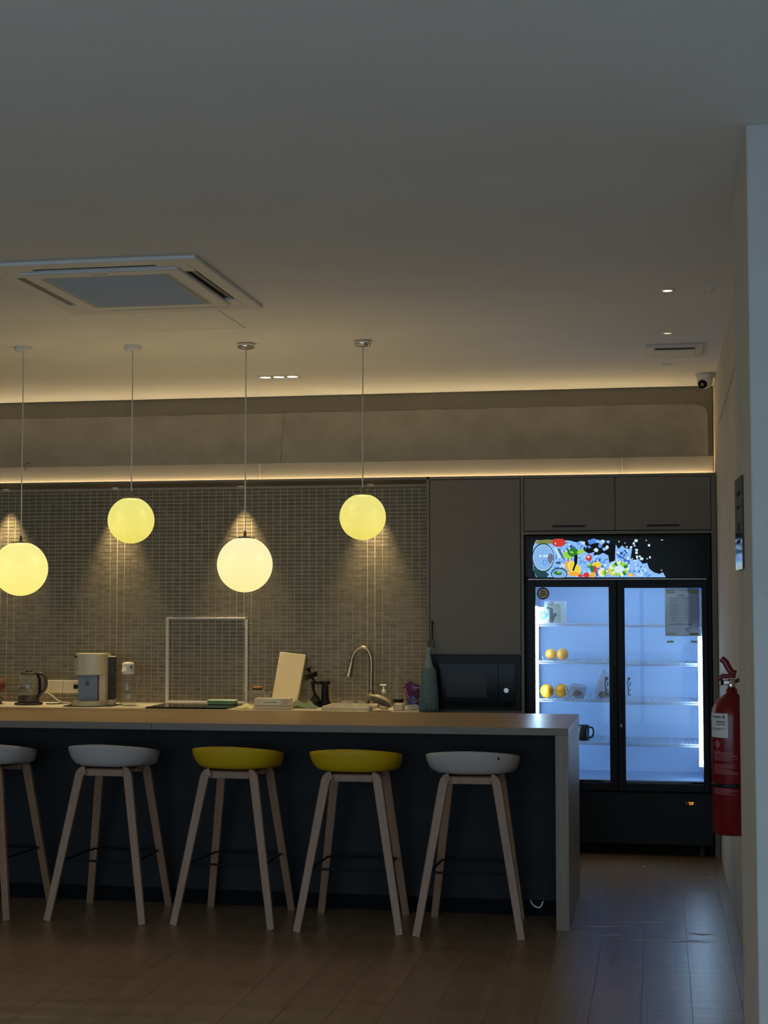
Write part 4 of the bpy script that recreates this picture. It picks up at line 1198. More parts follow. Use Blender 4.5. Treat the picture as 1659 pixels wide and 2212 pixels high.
# faucet
p = wt(802, 9.86)
t = thing('kitchen_faucet', 'brushed nickel gooseneck faucet with a pull-out spray head', 'faucet', p)
def fr(px, py): 
    q_ = at(px, py, 9.86); return (q_.x - p.x, 0, q_.z - WT)
MB().lathe([(0, .001), (.030, .001), (.030, .008), (.024, .012), (.024, .085), (.020, .092), (.018, .11), (0, .11)], n=24).build('base', M['steel'], t)
path = spline([(0, 0, .09), fr(802, 1470), fr(802.5, 1432), fr(799, 1412), fr(790, 1401), fr(781, 1399), fr(771, 1404), fr(763, 1416), fr(758.5, 1433)], 6)
MB().tube(path, .0138, 12).build('spout_pipe', M['steel'], t)
a_, b_ = Vector(fr(759.5, 1430)), Vector(fr(753, 1461))
MB().cyl(a_, a_.lerp(b_, .35), .0135, .017, n=18).cyl(a_.lerp(b_, .36), b_, .0175, .0245, n=18).build('spray_head', M['steel'], t)
c_ = Vector(fr(796, 1508))
MB().ball((c_.x, -.022, c_.z), .020, 16).build('valve_ball', M['greyplastic'], t)
MB().tube([(c_.x, -.03, c_.z), (c_.x + .012, -.06, c_.z + .02), (c_.x + .015, -.085, c_.z + .035)], .005, 8).build('lever', M['steel'], t)

# draining tray by the sink, clear things on it
p = wt(758, 9.66)
t = thing('draining_tray', 'low pale draining tray below the faucet', 'tray', p)
k = MB(); k.box((-.155, -.16, .001), (.155, .16, .006), .001)
for a_, b_ in (((-.155, -.16), (.155, -.148)), ((-.155, .148), (.155, .16)), ((-.155, -.148), (-.143, .148)), ((.143, -.148), (.155, .148))): k.box((a_[0], a_[1], .006), (b_[0], b_[1], .024), .002)
k.build('tray_body', mat('tray plastic', (0.58, 0.54, 0.42), .4), t)
def clump(name, label, px, y, rx, ry, rz, seed, m, z0=0.0, cat='plastic bag'):
    k = MB(); crumple(k, 0, 0, rz * .8, rx, ry, rz, .38, seed=seed)
    for v in k.bm.verts: v.co.z = max(v.co.z, .0012)
    o = k.build(name, m, None, wt(px, y) + Vector((0, 0, z0)))
    return tag(o, label, cat)
clump('clear_punnet', 'crumpled clear plastic punnet lying in the draining tray', 748, 9.68, .060, .05, .024, 11, M['clear'], .007, 'plastic punnet')
clump('clear_wrapper', 'clear wrapper beside the faucet base in the draining tray', 781, 9.62, .030, .04, .030, 12, M['clear'], .007, 'wrapper')
clump('clear_bag', 'cloudy clear plastic bag in front of the blue bucket', 888, 9.55, .060, .05, .022, 13, M['bag'])

# soap bottle
p = wt(829, 9.80)
t = thing('soap_bottle', 'clear pump bottle of soap right of the faucet', 'soap bottle', p)
MB().lathe([(0, .001), (.044, .001), (.046, .01), (.040, .05), (.016, .085), (.013, .095)], n=24).build('bottle_body', M['glass'], t)
MB().lathe([(0, .003), (.041, .003), (.042, .012), (.038, .030), (0, .030)], n=20).build('soap', M['soap'], t)
MB().lathe([(0, .094), (.016, .094), (.016, .112), (.010, .116), (.006, .118), (.005, .140), (0, .140)], n=16).box((-.026, -.008, .140), (.018, .008, .149), .003).build('pump', M['white'], t)
# small white tub, black lidded jar, tall bottle, white box, bowl
p = wt(829, 9.66)
t = thing('white_tub', 'small tub with a cream lid behind the tilted bowl', 'tub', p)
MB().lathe([(0, .001), (.028, .001), (.029, .048), (0, .048)], n=22).build('tub_body', M['offwhite'], t)
MB().lathe([(0, .0485), (.031, .0485), (.031, .058), (0, .059)], n=22).build('lid', M['cream'], t)
p = wt(860, 9.66)
t = thing('lidded_jar', 'glass jar with a wide black lid left of the blue bucket', 'jar', p)
MB().lathe([(0, .001), (.031, .001), (.033, .005), (.033, .046)], n=24).build('jar_body', M['clear'], t)
MB().lathe([(0, .047), (.035, .047), (.035, .062), (.033, .064), (0, .064)], n=24).build('lid', M['black'], t)
p = wt(858, 9.86)
t = thing('tall_bottle', 'slim tall empty clear bottle against the tiles', 'bottle', p)
MB().lathe([(0, .001), (.034, .001), (.035, .008), (.034, .14), (.018, .185), (.013, .20), (.013, .235)], n=24).build('bottle_body', M['glass'], t)
MB().lathe([(0, .228), (.0155, .228), (.0155, .248), (0, .249)], n=16).build('cap', M['clear'], t)
tag(MB().box((-.030, -.03, .001), (.030, .03, .044), .006, 2).build('white_box', M['offwhite'], None, wt(862, 9.55)), 'little white box at the right end of the tilted bowl', 'box')
p = wt(822, 9.50)
t = thing('tilted_bowl', 'shallow cream bowl with dark inside lying upside down, tilted, by the draining tray', 'bowl', p + Vector((0, 0, .066)), rot=(math.radians(160), math.radians(20), 0))
bp_ = [(0, -.022), (.045, -.020), (.070, -.006), (.082, .008), (.080, .010), (.068, -.002), (.044, -.015), (0, -.017)]
k = MB(); k.lathe(bp_[:5], n=30); k.build('outside', M['cream'], t)
k = MB(); k.lathe(bp_[4:], n=30); k.build('inside', M['greyplastic'], t)

# blue bucket with a purple bag liner
p = wt(897, 9.72)
t = thing('blue_bucket', 'blue bucket lined with a purple plastic bag beside the hanging duster', 'bucket', p)
MB().lathe([(0, .001), (.048, .001), (.050, .006), (.062, .135), (.058, .135), (.046, .008), (0, .008)], n=28).build('bucket_body', M['blue'], t)
k = MB()
n = 28
prof_top = []
for i in range(n):
    a = 2 * PI * i / n
    prof_top.append(a)
for zf, rr, jz in ((.150, .070, .006),):
    up_, mid_, lo_ = [], [], []
    for i, a in enumerate(prof_top):
        up_.append(k.bm.verts.new((.066 * math.cos(a), .066 * math.sin(a), .158 + .012 * math.sin(3 * a + 1) + random.uniform(-.006, .006))))
        mid_.append(k.bm.verts.new((.071 * math.cos(a), .071 * math.sin(a), .138 + random.uniform(-.003, .003))))
        drop = .05 + .05 * max(0, math.sin(1.5 * (a - .6)))
        lo_.append(k.bm.verts.new(((.0655 + .004 * math.sin(5 * a)) * math.cos(a), (.0655 + .004 * math.sin(5 * a)) * math.sin(a), .138 - drop)))
    fs = []
    for i in range(n):
        j_ = (i + 1) % n
        fs += [k.bm.faces.new([up_[i], up_[j_], mid_[j_], mid_[i]]), k.bm.faces.new([mid_[i], mid_[j_], lo_[j_], lo_[i]])]
    k._fin(fs, True)
k.build('bag_liner', M['purple_bag'], t)
MB().tube(spline([(-.058, -.042, .13), (-.036, -.066, .085), (0, -.073, .046), (.034, -.068, .066), (.056, -.046, .11)], 6), .0035, 6).build('bag_hem', M['pink'], t)

# teal duster hanging on the cabinet handle
hzt = hz0 + .012
q = Vector((hx - .010, FY - .112, 0))
ztop, zneck, zbody, zend = at(934, 1381, FY - .06).z, at(934, 1402, FY - .06).z, at(934, 1442, FY - .06).z, at(934, 1536, FY - .06).z
t = thing('hanging_duster', 'teal chenille duster hanging from the handle of the tall cabinet', 'duster', (q.x, q.y, zend))
h_ = lambda z: z - zend
MB().tube(spline([(.006, .008, h_(zneck)), (-.014, .030, h_(zneck) + .03), (.004, .088, h_(ztop)), (.022, .030, h_(zneck) + .032), (.008, .008, h_(zneck))], 6), .0045, 6).build('hanging_loop', M['teal'], t)
MB().lathe([(0, h_(zneck) + .012), (.020, h_(zneck) + .008), (.017, h_(zneck) - .012), (.013, h_(zneck) - .03), (.026, h_(zbody) + .02), (.036, h_(zbody)), (.034, h_(zbody) - .004), (0, h_(zbody) - .004)], n=20).build('gathered_neck', mat('teal cloth', (0.19, 0.27, 0.25), .9, bump=.4, bscale=60), t)
MB().lathe([(0, h_(zbody) - .003), (.036, h_(zbody) - .003), (.046, h_(zbody) - .05), (.052, .06), (.050, .004), (0, .004)], n=24).build('core', M['teal'], t)
k = MB(); rnd = random.Random(4)
for i in range(34):
    a = 2 * PI * i / 34
    r0_, r1_, r2_ = .037, .051, .058
    pts_ = []
    for j_ in range(11):
        f_ = j_ / 10
        z = h_(zbody) - .002 - f_ * (h_(zbody) - .003)
        rr = r0_ + (r2_ - r0_) * f_ ** .6
        aa = a + .06 * math.sin(6 * f_ + i)
        pts_.append((rr * math.cos(aa), .85 * rr * math.sin(aa), z))
    k.tube(pts_, .0056, 5, scale=[.8 + .35 * (j_ % 2) for j_ in range(11)])
o = k.build('strands', M['teal'], t); o['kind'] = 'stuff'

# ------------------------------------------------------------------ island
IY0, IY1, IZ, IX1 = 7.335, 8.305, 0.943, -0.430
IX0 = -5.2
ITH = 0.034
isl = thing('island_counter', 'long oak laminate island counter with dark front panel', 'counter', (0, 0, 0))
seam = at(328, 1574, IY0).x
MB().box((IX0, IY0, IZ - ITH), (seam - .0018, IY1, IZ), .0012).build('counter_top', M['oak'], isl)
MB().box((seam + .0018, IY0, IZ - ITH), (IX1, IY1, IZ), .0012).build('counter_top', M['oak'], isl)
MB().box((IX0, IY0 - .0012, IZ - ITH), (seam - .0018, IY0 - .0001, IZ - .0006)).build('dimmed_edge_band', M['edge'], isl)  # darker strip added to tone down daylight on the front edge
MB().box((seam + .0018, IY0 - .0012, IZ - ITH), (IX1, IY0 - .0001, IZ - .0006)).build('dimmed_edge_band', M['edge'], isl)
MB().box((IX1 - .062, IY0, 0.0), (IX1, IY1, IZ - ITH - .0006), .0012).build('end_panel', M['oak_v'], isl)
MB().box((IX0, IY0, 0.0), (IX0 + .062, IY1, IZ - ITH - .0006), .0012).build('end_panel', M['oak_v'], isl)
MB().box((IX0 + .062, 7.655, .080), (IX1 - .0625, 7.675, IZ - ITH - .001)).build('front_panel', M['navy'], isl)
MB().box((IX0 + .062, 7.680, 0), (IX1 - .0625, 7.695, .079)).build('toe_kick', M['kick'], isl)
MB().box((IX0 + .062, IY1 - .06, .08), (IX1 - .0625, IY1 - .04, IZ - ITH - .001)).build('rear_panel', M['cabinet'], isl)
cbl = MB().tube(spline([(-.640, 7.66, .078), (-.625, 7.652, .056), (-.604, 7.648, .046), (-.586, 7.648, .052), (-.577, 7.652, .076)], 6), .0042, 8)
tag(cbl.build('loose_cable', M['white']), 'short white cable looping out under the island front panel', 'cable')

# ------------------------------------------------------------------ bar stools
def make_stool(shell_mat, label):
    t = thing('bar_stool', label, 'bar stool', (0, 0, 0), 0, 'bar stools in a row at the island')
    # shell: a shallow dish with a high rounded back (towards -y)
    k = MB()
    na, nr = 56, 10
    A, B = .225, .195
    def rim(phi):                    # phi 0 = +x, -pi/2 = back
        s_ = -math.sin(phi)          # 1 at the back, -1 in front
        return .032 + .090 * ((s_ + 1) / 2) ** .75
    def pt(phi, f, inset=0.0):
        ce, se = math.cos(phi), math.sin(phi)
        e = 2.25
        R = 1 / ((abs(ce) / A) ** e + (abs(se) / B) ** e) ** (1 / e)
        a = f * math.radians(84)
        u = max(0.0, min(1.0, (.25 + se) / .7)); u = u * u * (3 - 2 * u)      # fuller towards the open front
        bf = 0.60 + .27 * u
        r = R * (bf * min(1, f * 3.2) + (1 - bf) * math.sin(a)) - inset
        if f < .3125: r = R * (bf * f * 3.2 + (1 - bf) * math.sin(a)) * (1 - inset * 2)
        z = rim(phi) * (1 - math.cos(a)) / (1 - math.cos(math.radians(84)))
        return Vector((r * ce, r * se, .7215 + z))
    def layer(inset, dz, flip):
        c0_ = k.bm.verts.new((0, 0, .7215 + dz)); rings = []
        for i in range(1, nr + 1):
            rings.append([k.bm.verts.new(pt(2 * PI * j_ / na, i / nr, inset) + Vector((0, 0, dz if i < nr else dz * .2))) for j_ in range(na)])
        fs = []
        for j_ in range(na): fs.append(k.bm.faces.new([c0_, rings[0][j_], rings[0][(j_ + 1) % na]]))
        for R0, R1 in zip(rings, rings[1:]):
            for j_ in range(na): fs.append(k.bm.faces.new([R0[j_], R1[j_], R1[(j_ + 1) % na], R0[(j_ + 1) % na]]))
        k._fin(fs, True)
        return rings[-1]
    o1 = layer(0, 0, False); o2 = layer(.006, .007, True)
    fs = [k.bm.faces.new([o1[j_], o2[j_], o2[(j_ + 1) % na], o1[(j_ + 1) % na]]) for j_ in range(na)]
    k._fin(fs, True)
    k.build('seat_shell', shell_mat, t)
    # bent wood base
    for s_ in (-1, 1):
        MB().box((-.108, s_ * .112 - .013, .686), (.108, s_ * .112 + .013, .719), .002).build('apron', M['beech'], t)
    MB().box((-.125, -.112, .7185), (.125, .112, .7212), .001).build('mount_plate', M['beech'], t)
    sec = rrect(.042, .024, .004, 2)
    for sx in (-1, 1):
        for sy in (-1, 1):
            fx = .242 if sy < 0 else .212
            path = [(sx * .098, sy * .128, .715), (sx * .112, sy * .131, .711), (sx * .121, sy * .134, .701), (sx * .126, sy * .136, .685), (sx * fx, sy * .236, .0)]
            MB().sweep(path, sec, (0, 1, 0), True, False, [1.02, 1.05, 1.05, 1.05, .86]).build('leg', M['beech'], t)
    # foot rest frame of black rod
    zf = .284
    w_n, w_b, d_ = .186, .168, .186
    k = MB()
    P = [(-w_n, -d_, zf), (w_n, -d_, zf), (w_b, d_, zf), (-w_b, d_, zf)]
    for i in range(4): k.cyl(P[i], P[(i + 1) % 4], .0055, n=8)
    k.build('foot_rest', M['blacks'], t)
    return t
st_w = make_stool(M['seat_white'], 'white bar stool between the cut-off stool and the first yellow one')
st_w.location = (-2.685, 7.372, 0); st_w.rotation_euler = (0, 0, math.radians(-1))
dup(st_w, 'white bar stool cut off by the left edge of the photo', (-3.335, 7.372, 0), math.radians(-7))
s5 = dup(st_w, 'white bar stool nearest the end panel with a black nick on its shell', (-.884, 7.345, 0), math.radians(1.5))
st_y = make_stool(M['seat_yellow'], 'yellow bar stool next to the white one, left of the two yellow stools')
st_y.location = (-2.048, 7.375, 0); st_y.rotation_euler = (0, 0, math.radians(-2))
dup(st_y, 'yellow bar stool right of the other yellow one, fourth along the island', (-1.450, 7.345, 0), math.radians(2))
nk = MB().prism([(-.003, -.010), (.001, -.007), (.005, -.001), (.002, .003), (-.001, .010), (-.004, .004)], -.002, .0005)
nko = nk.build('nick', M['kick'], s5, (.135, -.160, .812)); nko.rotation_euler = (0, 0, .35)

# ------------------------------------------------------------------ pendant lamps
GL = [('pale', (1.0, .88, .46), (1.0, .85, .34)), ('yellow', (.86, .79, .22), (.80, .70, .11)), ('bright', (1.0, .90, .55), (1.0, .85, .36)), ('soft', (.86, .77, .23), (.80, .69, .12))]
PEND = [(-3.380, 7.80, 1.719, .146, (.92, .86, .30), (.98, .83, .20), 'large yellow glowing globe pendant cut off by the left edge of the photo'),
        (-2.783, 7.864, 1.977, .124, (.84, .78, .22), (.80, .70, .11), 'small yellow globe pendant hanging higher, second from the left'),
        (-2.162, 7.90, 1.738, .147, (1.0, .88, .50), (1.0, .84, .34), 'large pale yellow globe pendant hanging low, the brightest of the row'),
        (-1.531, 7.926, 1.986, .122, (.84, .77, .23), (.80, .69, .12), 'small yellow globe pendant hanging higher, nearest the fridge')]
M['cordgrey'] = mat('grey cord', (0.55, 0.53, 0.48), .5)
for i, (x, y, z, r, ct, cb, lab) in enumerate(PEND):
    t = thing('pendant_lamp', lab, 'pendant lamp', (x, y, CEIL), group='globe pendants over the island')
    h = z - CEIL
    cm = M['chrome'] if i >= 2 else M['white']
    MB().lathe([(0, -.026), (.044, -.026), (.047, -.022), (.047, 0), (0, 0)], n=28).build('ceiling_rose', cm, t)
    cap = math.sin(math.radians(20)) * r
    zt = h + r * math.cos(math.radians(20))
    MB().cyl((0, 0, -.026), (0, 0, zt + .03), .0034, n=8).build('cord', M['cordgrey'], t)
    MB().lathe([(0, zt + .040), (.006, zt + .040), (.009, zt + .010), (cap * 1.02, zt + .006), (cap * 1.04, zt - .004), (0, zt - .004)], n=24).build('cap', M['steel'], t)
    prof = []
    n = 26
    for j_ in range(n + 1):
        a = PI * j_ / n * (160 / 180)
        prof.append((r * math.sin(a), -r * math.cos(a)))
    prof[0] = (0, -r)
    bl = bpy.data.lights.new('bulb', 'POINT'); bl.energy = BULB_POWER * (r / .135) ** 2; bl.color = BULB_WARM; bl.shadow_soft_size = 0.0
    bl.energy /= 6
    for b_ in range(6):
        bo = bpy.data.objects.new('bulb', bl); C.objects.link(bo); bo.parent = t
        bo.location = (.62 * r * math.cos(b_ * PI / 3 + .3), .62 * r * math.sin(b_ * PI / 3 + .3), h - .02)
    g = MB().lathe(prof, n=40).build('globe', globe_mat('opal %d' % i, ct, cb, r), t, (0, 0, h))

# ------------------------------------------------------------------ ceiling fixtures
ax0, ax1, ay0, ay1 = -2.735, -1.808, 5.838, 6.905
acx, acy = (ax0 + ax1) / 2, (ay0 + ay1) / 2
aw, ad = ax1 - ax0, ay1 - ay0
ac = thing('ceiling_air_conditioner', 'square white ceiling cassette air conditioner with grey grille', 'air conditioner', (acx, acy, CEIL))
k = MB()
ow, od, iw, idp = aw / 2, ad / 2, aw * .36, ad * .36
zc = -.017
# border ring in four bars, leaving slots
slotw = .052
si, so_ = .36, .36 + .075
def ringbar(x0, x1, y0, y1): k.box((x0, y0, zc), (x1, y1, 0), .004)
sx_i, sx_o, sy_i, sy_o = iw + .012, iw + .012 + slotw, idp + .012, idp + .012 + slotw
ringbar(-ow, ow, -od, -sy_o); ringbar(-ow, ow, sy_o, od); ringbar(-ow, -sx_o, -sy_o, sy_o); ringbar(sx_o, ow, -sy_o, sy_o)
cl = .80
for sx in (-1, 1):
    for sy in (-1, 1):
        xs = sorted((sx * sx_o, sx * iw * cl)); ys = sorted((sy * sy_o, sy * idp * cl))
        k.box((xs[0], ys[0], zc + .001), (xs[1], ys[1], 0))
k.build('outer_panel', M['ac_white'], ac)
MB().box((-sx_o, -sy_o, -.003), (sx_o, sy_o, -.0005)).build('slot_back', M['black'], ac)
k = MB()
k.box((-iw - .012, -idp - .012, -.026), (iw + .012, idp + .012, -.004), .008, 3)
k.build('intake_panel', M['ac_white'], ac)
gw, gd = iw * .80, idp * .80
MB().prism(rrect(2 * gw + .03, 2 * gd + .03, .02), -.0272, -.0262, 'z').build('grille_border', mat('air unit edge', (0.46, 0.45, 0.43), .6), ac)
gr = MB().prism(rrect(2 * gw, 2 * gd, .03), -.0298, -.0273, 'z').build('intake_grille', M['ac_grey'], ac)
k = MB()
for i in range(60):
    y = -gd + .012 + i * (2 * gd - .024) / 59
    k.box((-gw + .012, y - .0012, -.0308), (gw - .012, y + .0012, -.0298))
o = k.build('grille_ribs', M['ac_grey'], gr); o['kind'] = 'stuff'
for sx, sy in ((0, -1), (0, 1), (-1, 0), (1, 0)):
    k = MB()
    if sy:
        yc = sy * (sy_i + slotw / 2 + .004)
        k.box((-iw * cl + .01, yc - .014, -.0095), (iw * cl - .01, yc + .014, -.0065), .001, rot=Matrix.Rotation(sy * -.25, 3, 'X'))
    else:
        xc = sx * (sx_i + slotw / 2 + .004)
        k.box((xc - .014, -idp * cl + .01, -.0095), (xc + .014, idp * cl - .01, -.0065), .001, rot=Matrix.Rotation(sx * .25, 3, 'Y'))
    k.build('louver', M['louver'], ac)
k = MB()
for i in range(4): k.box((-.03 + i * .016, -idp + .02, -.0268), (-.022 + i * .016, -idp + .028, -.0258))
k.build('indicator_marks', M['print'], ac)

# plain access hatch behind it: a panel with a fine gap
hx0, hx1, hy0, hy1 = -2.488, -2.045, 6.93, 7.43
t = thing('access_hatch', 'flush ceiling access hatch beside the air conditioner, outlined by a thin gap', 'hatch', ((hx0 + hx1) / 2, (hy0 + hy1) / 2, CEIL))
MB().box((hx0 - t.location.x, hy0 - t.location.y, -.0022), (hx1 - t.location.x, hy1 - t.location.y, -.0002), .0005).build('panel', M['ceiling'], t)
k = MB(); x0, x1, y0, y1 = hx0 - t.location.x, hx1 - t.location.x, hy0 - t.location.y, hy1 - t.location.y
g_ = .003
for a_, b_ in (((x0 - g_, y0 - .009), (x0, y1 + .009)), ((x1, y0 - .009), (x1 + g_, y1 + .009)), ((x0, y0 - .009), (x1, y0)), ((x0, y1), (x1, y1 + .009))): k.box((a_[0], a_[1], -.0012), (b_[0], b_[1], -.0002))
k.build('edge_gap', M['peel'], t)

# triple recessed downlight
x0, x1, y0, y1 = -2.405, -2.150, 9.02, 9.15
t = thing('triple_downlight', 'recessed rectangular fitting of three small downlights behind the pendants', 'downlight', ((x0 + x1) / 2, (y0 + y1) / 2, CEIL))
k = MB(); w_, d_ = (x1 - x0) / 2, (y1 - y0) / 2
for a_, b_ in (((-w_, -d_), (w_, -d_ + .008)), ((-w_, d_ - .008), (w_, d_)), ((-w_, -d_ + .008), (-w_ + .008, d_ - .008)), ((w_ - .008, -d_ + .008), (w_, d_ - .008)), ((-w_ / 3 - .003, -d_ + .008), (-w_ / 3 + .003, d_ - .008)), ((w_ / 3 - .003, -d_ + .008), (w_ / 3 + .003, d_ - .008))):
    k.box((a_[0], a_[1], -.005), (b_[0], b_[1], -.0002))
k.build('frame', M['white'], t)
for i in (-1, 0, 1):
    cx_ = i * w_ * .667
    MB().lathe([(.034, -.001), (.036, -.0046), (.038, -.0046), (.037, -.0004)], (cx_, 0, 0), 24).build('reflector', M['chrome'], t)
    MB().lathe([(0, -.0054), (.034, -.0047)], (cx_, 0, 0), 20).build('lamp_lens', M['lamp_face'], t)

# small round downlights (nearer two lit) near the right wall
for (x, y), lab in (((.049, 6.87), 'small round ceiling downlight nearest the camera, right of the air conditioner'), ((.055, 7.955), 'small round ceiling downlight just in front of the square exhaust vent'), ((.058, 9.02), 'small round ceiling downlight just behind the square exhaust vent')):
    t = thing('ceiling_downlight', lab, 'downlight', (x, y, CEIL), group='small downlights on the right of the ceiling')
    MB().lathe([(.020, -.0004), (.024, -.006), (.031, -.005), (.033, -.0004)], n=28).build('trim_ring', M['white'], t)
    MB().lathe([(0, -.0062), (.014, -.0062), (.020, -.0058)], n=24).build('lamp_lens', M['lamp_face'] if y < 7.5 else M['lamp_dim'] if y < 8.5 else M['white'], t)
# detector speck
t = thing('sprinkler_head', 'tiny white sprinkler head on the ceiling close to the right wall', 'sprinkler', (.237, 6.86, CEIL))
MB().lathe([(0, -.004), (.020, -.004), (.022, -.0004), (0, -.0004)], n=18).build('plate', M['white'], t)
MB().lathe([(0, -.022), (.009, -.022), (.009, -.020), (.004, -.018), (.004, -.004)], n=12).build('nozzle', M['white'], t)
# exhaust vent
x0, x1, y0, y1 = -.057, .247, 8.305, 8.70
t = thing('exhaust_vent', 'square white ceiling exhaust vent near the right wall', 'vent', ((x0 + x1) / 2, (y0 + y1) / 2, CEIL))
w_, d_ = (x1 - x0) / 2, (y1 - y0) / 2
k = MB()
k.box((-w_, -d_, -.014), (w_, d_, -.0002), .003)
k.build('cover', M['vent'], t)
MB().box((-w_ * .72, -d_ * .66, -.026), (w_ * .72, d_ * .70, -.020), .002).build('inner_plate', M['vent'], t)
MB().box((-w_ * .68, -d_ * .64, -.0201), (w_ * .68, d_ * .66, -.0138)).build('air_gap', M['black'], t)
# dome camera
t = thing('security_camera', 'white dome security camera in the ceiling corner', 'camera', (.284, 9.44, CEIL))
MB().lathe([(0, -.030), (.050, -.030), (.054, -.024), (.056, 0), (0, 0)], n=28).build('mount', M['white'], t)
MB().ball((0, 0, -.046), .046, 24).build('housing', M['white'], t)
dv = Vector((-.35, -.80, -.48)).normalized()
c0 = Vector((0, 0, -.046))
MB().cyl(c0 + dv * .030, c0 + dv * .048, .028, .027, n=24).build('lens_window', M['glass_black'], t)
MB().cyl(c0 + dv * .0485, c0 + dv * .0495, .012, .010, n=16).build('lens', M['greyplastic'], t)
MB().box((.045, -.02, -.022), (.0645, .02, -.002), .002).build('cable_box', M['white'], t)

# black cable end curling out over the cabinets
p = at(57, 1013, 9.93)
tag(MB().tube(spline([(p.x - .004, 9.925, 2.45), (p.x - .002, 9.915, 2.475), (p.x + .012, 9.912, 2.492), (p.x + .030, 9.92, 2.490)], 6), .0042, 8).build('cable_end', M['soft_black']), 'black cable end curling out above the lit board at upper left', 'cable')

# ------------------------------------------------------------------ right wall: extinguisher, notice
EX, EY, EZ = .253, 5.72, at(1570, 1800, 5.72).z
t = thing('fire_extinguisher', 'red fire extinguisher on the right wall behind the pier', 'fire extinguisher', (EX, EY, EZ))
t.scale = (1, 1, .92)
RE = .0735
MB().lathe([(0, .0), (RE - .006, .0), (RE, .008), (RE, .455), (RE - .004, .485), (RE - .018, .515), (RE - .042, .535), (.020, .545), (.020, .562), (0, .562)], n=40).build('cylinder', M['red'], t)
MB().lathe([(0, .562), (.013, .562), (.015, .575), (.012, .600), (0, .600)], n=18).box((-.030, -.010, .578), (.012, .010, .596), .003).build('valve', M['chrome'], t)
MB().lathe([(0, 0), (.011, 0), (.012, .008), (0, .009)], (-.030, 0, .587), 16, True, Matrix.Rotation(-PI / 2, 4, 'Y')).build('gauge', M['black'], t)
MB().sweep(spline([(.014, 0, .612), (-.012, 0, .612), (-.034, 0, .608), (-.050, 0, .598)], 4), rrect(.016, .018, .004, 2), (0, 1, 0), smooth=True).build('lower_handle', M['red'], t)
MB().sweep(spline([(.016, 0, .622), (0, 0, .628), (-.012, 0, .648), (-.022, 0, .668), (-.036, 0, .680)], 4), rrect(.024, .024, .006, 2), (0, 1, 0), smooth=True).build('upper_lever', M['red'], t)
MB().cyl((-.036, -.004, .620), (.010, -.004, .620), .0022, n=8).build('safety_pin', M['steel'], t)
MB().tube(spline([(.012, .0, .59), (.040, -.01, .60), (.058, -.02, .57), (.070, -.02, .50), (.078, -.015, .30), (.078, -.015, .14)], 6), .007, 8).build('hose', M['soft_black'], t)
MB().lathe([(RE + .0006, .184), (RE + .0018, .186), (RE + .0018, .197), (RE + .0006, .199)], n=40).build('strap', M['black'], t)
def wrap(a0, a1, z0, z1, m, name, r=RE + .0008, n=10):
    k = MB()
    A = [k.bm.verts.new((r * math.cos(a0 + (a1 - a0) * i / n), r * math.sin(a0 + (a1 - a0) * i / n), z0)) for i in range(n + 1)]
    B = [k.bm.verts.new((r * math.cos(a0 + (a1 - a0) * i / n), r * math.sin(a0 + (a1 - a0) * i / n), z1)) for i in range(n + 1)]
    fs = [k.bm.faces.new([A[i], A[i + 1], B[i + 1], B[i]]) for i in range(n)]
    k._fin(fs, True)
    return k
AV = math.radians(-105)       # direction from the bottle towards the viewer, roughly
la0, la1 = AV - 1.05, AV + .02
wrap(la0, la1, .376, .470, M['label'], '').build('label', M['label'], t)
k = MB(); 
def bars(k, a0, a1, z, h, r):
    n = 5
    A = [k.bm.verts.new((r * math.cos(a0 + (a1 - a0) * i / n), r * math.sin(a0 + (a1 - a0) * i / n), z)) for i in range(n + 1)]
    B = [k.bm.verts.new((r * math.cos(a0 + (a1 - a0) * i / n), r * math.sin(a0 + (a1 - a0) * i / n), z + h)) for i in range(n + 1)]
    for i in range(n): k.bm.faces.new([A[i], A[i + 1], B[i + 1], B[i]]).material_index = k.mi
k.mi = 0
bars(k, la0 + .20, la0 + .72, .453, .005, RE + .0012); bars(k, la0 + .42, la0 + .94, .435, .004, RE + .0012); bars(k, la0 + .42, la0 + .94, .426, .003, RE + .0012)
bars(k, la0 + .10, la0 + .94, .410, .002, RE + .0012); bars(k, la0 + .10, la0 + .72, .405, .002, RE + .0012)
k.mi = 1
bars(k, la0 + .10, la0 + .17, .451, .008, RE + .0012); bars(k, la0 + .80, la0 + .92, .450, .012, RE + .0012)
k.build('label_print', [M['print'], mat('label emblem', (0.22, 0.12, 0.08), .6)], t)
k = MB(); k.mi = 0
rnd = random.Random(6)
for z0, rows_ in ((.236, 8), (.288, 7), (.158, 5)):
    for i in range(rows_): bars(k, AV - .82, AV + rnd.uniform(-.1, .6), z0 + i * .005, .0022, RE + .0010)
c_a = AV - .55
for a_, z_, hw_, hh_ in ((c_a, .346, .16, .012), (c_a, .337, .10, .010), (c_a, .330, .04, .008), (c_a, .358, .08, .008), (c_a, .322, .14, .004), (c_a, .316, .16, .004)):
    bars(k, a_ - hw_, a_ + hw_, z_, hh_, RE + .0010)
k.build('body_print', M['print_red'], t)['kind'] = 'stuff'
MB().box((.074, -.02, .20), (.0905, .02, .50)).build('wall_bracket', M['soft_black'], t)

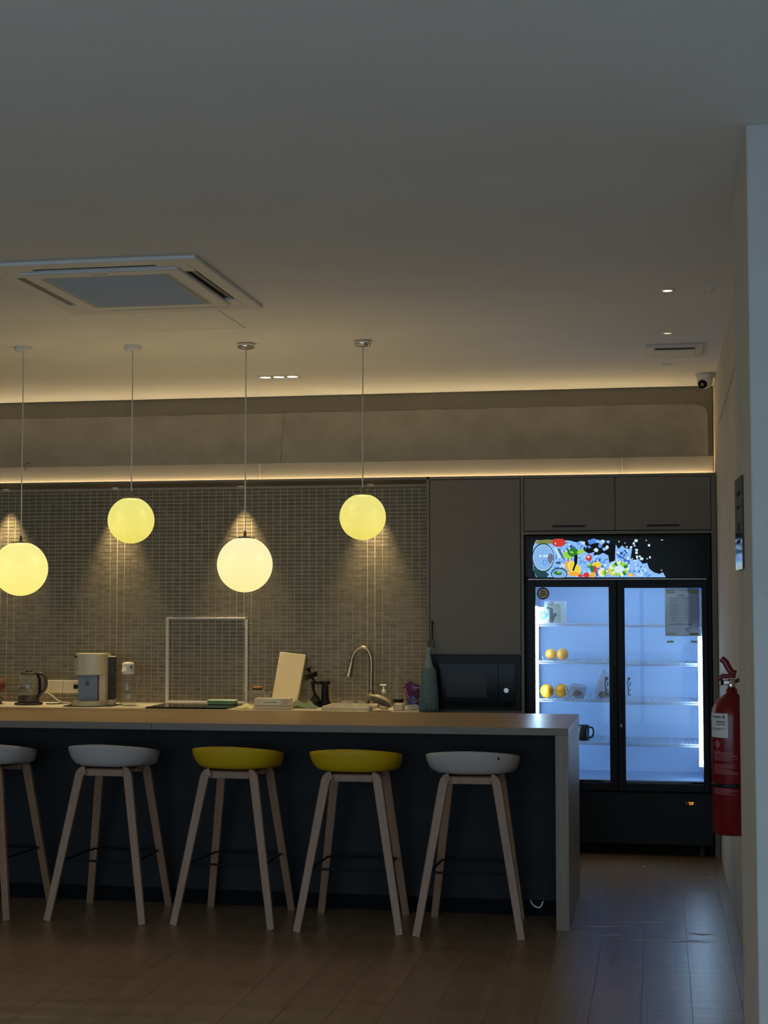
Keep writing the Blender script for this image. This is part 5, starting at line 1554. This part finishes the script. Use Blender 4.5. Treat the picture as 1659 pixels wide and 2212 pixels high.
# notice on the pier's side
t = thing('wall_notice', 'glossy dark notice plate on the side of the pier above the extinguisher', 'notice', (PX - .005, 5.045, 1.635), math.radians(2.2))
MB().box((-.006, -.115, 0), (-.0005, .125, .295), .001).build('plate', mat('glossy notice', (0.07, 0.065, 0.062), .05, coat=.5), t)
k = MB()
for z0, z1_, a_, b_ in ((.235, .250, -.07, .05), (.195, .205, -.05, .06), (.120, .150, -.03, .03), (.085, .095, -.06, .06)): k.box((-.0065, a_, z0), (-.0061, b_, z1_))
k.build('print', M['kick'], t)

# the vinyl has lifted in low wrinkles across the passage to the fridge
for px, py, ln, wd in ((1395, 1992, .30, .05), (1300, 2001, .20, .05), (1470, 2000, .22, .045), (1445, 2013, .16, .04), (1512, 2018, .12, .035), (1320, 2020, .16, .05), (1400, 2030, .34, .06), (1490, 2034, .20, .045)):
    d = _fw * FPX + _rt * (px - W / 2) + _up * (H / 2 - py)
    g_ = Vector((0, 0, CAMZ)) + d * (-CAMZ / d.z)
    k = MB(); V = []
    for i in range(17):
        u = i / 8 - 1; row = []
        for j_ in range(9):
            v = j_ / 4 - 1
            row.append(k.bm.verts.new((g_.x + u * ln / 2, g_.y + v * wd / 2 * (1 - .5 * u * u) + .012 * math.sin(3 * u + px),   .0002 + .0042 * max(0, 1 - u * u) * (.5 + .5 * math.cos(PI * v)))))
        V.append(row)
    k._fin([k.bm.faces.new([V[i][j_], V[i + 1][j_], V[i + 1][j_ + 1], V[i][j_ + 1]]) for i in range(16) for j_ in range(8)], True)
    k.build('floor_wrinkle', M['plank'], floor)

# specks of litter on the floor
for px, py, nm in ((1392, 1873, 'on the floor in front of the fridge'), (1533, 1897, 'on the floor beside the right wall')):
    d = _fw * FPX + _rt * (px - W / 2) + _up * (H / 2 - py)
    g_ = Vector((0, 0, CAMZ)) + d * (-CAMZ / d.z)
    k = MB(); crumple(k, 0, 0, .004, .007, .007, .004, .3, seed=px)
    tag(k.build('paper_scrap', M['speck'], None, (g_.x, g_.y, 0.0003)), 'tiny white scrap ' + nm, 'scrap')
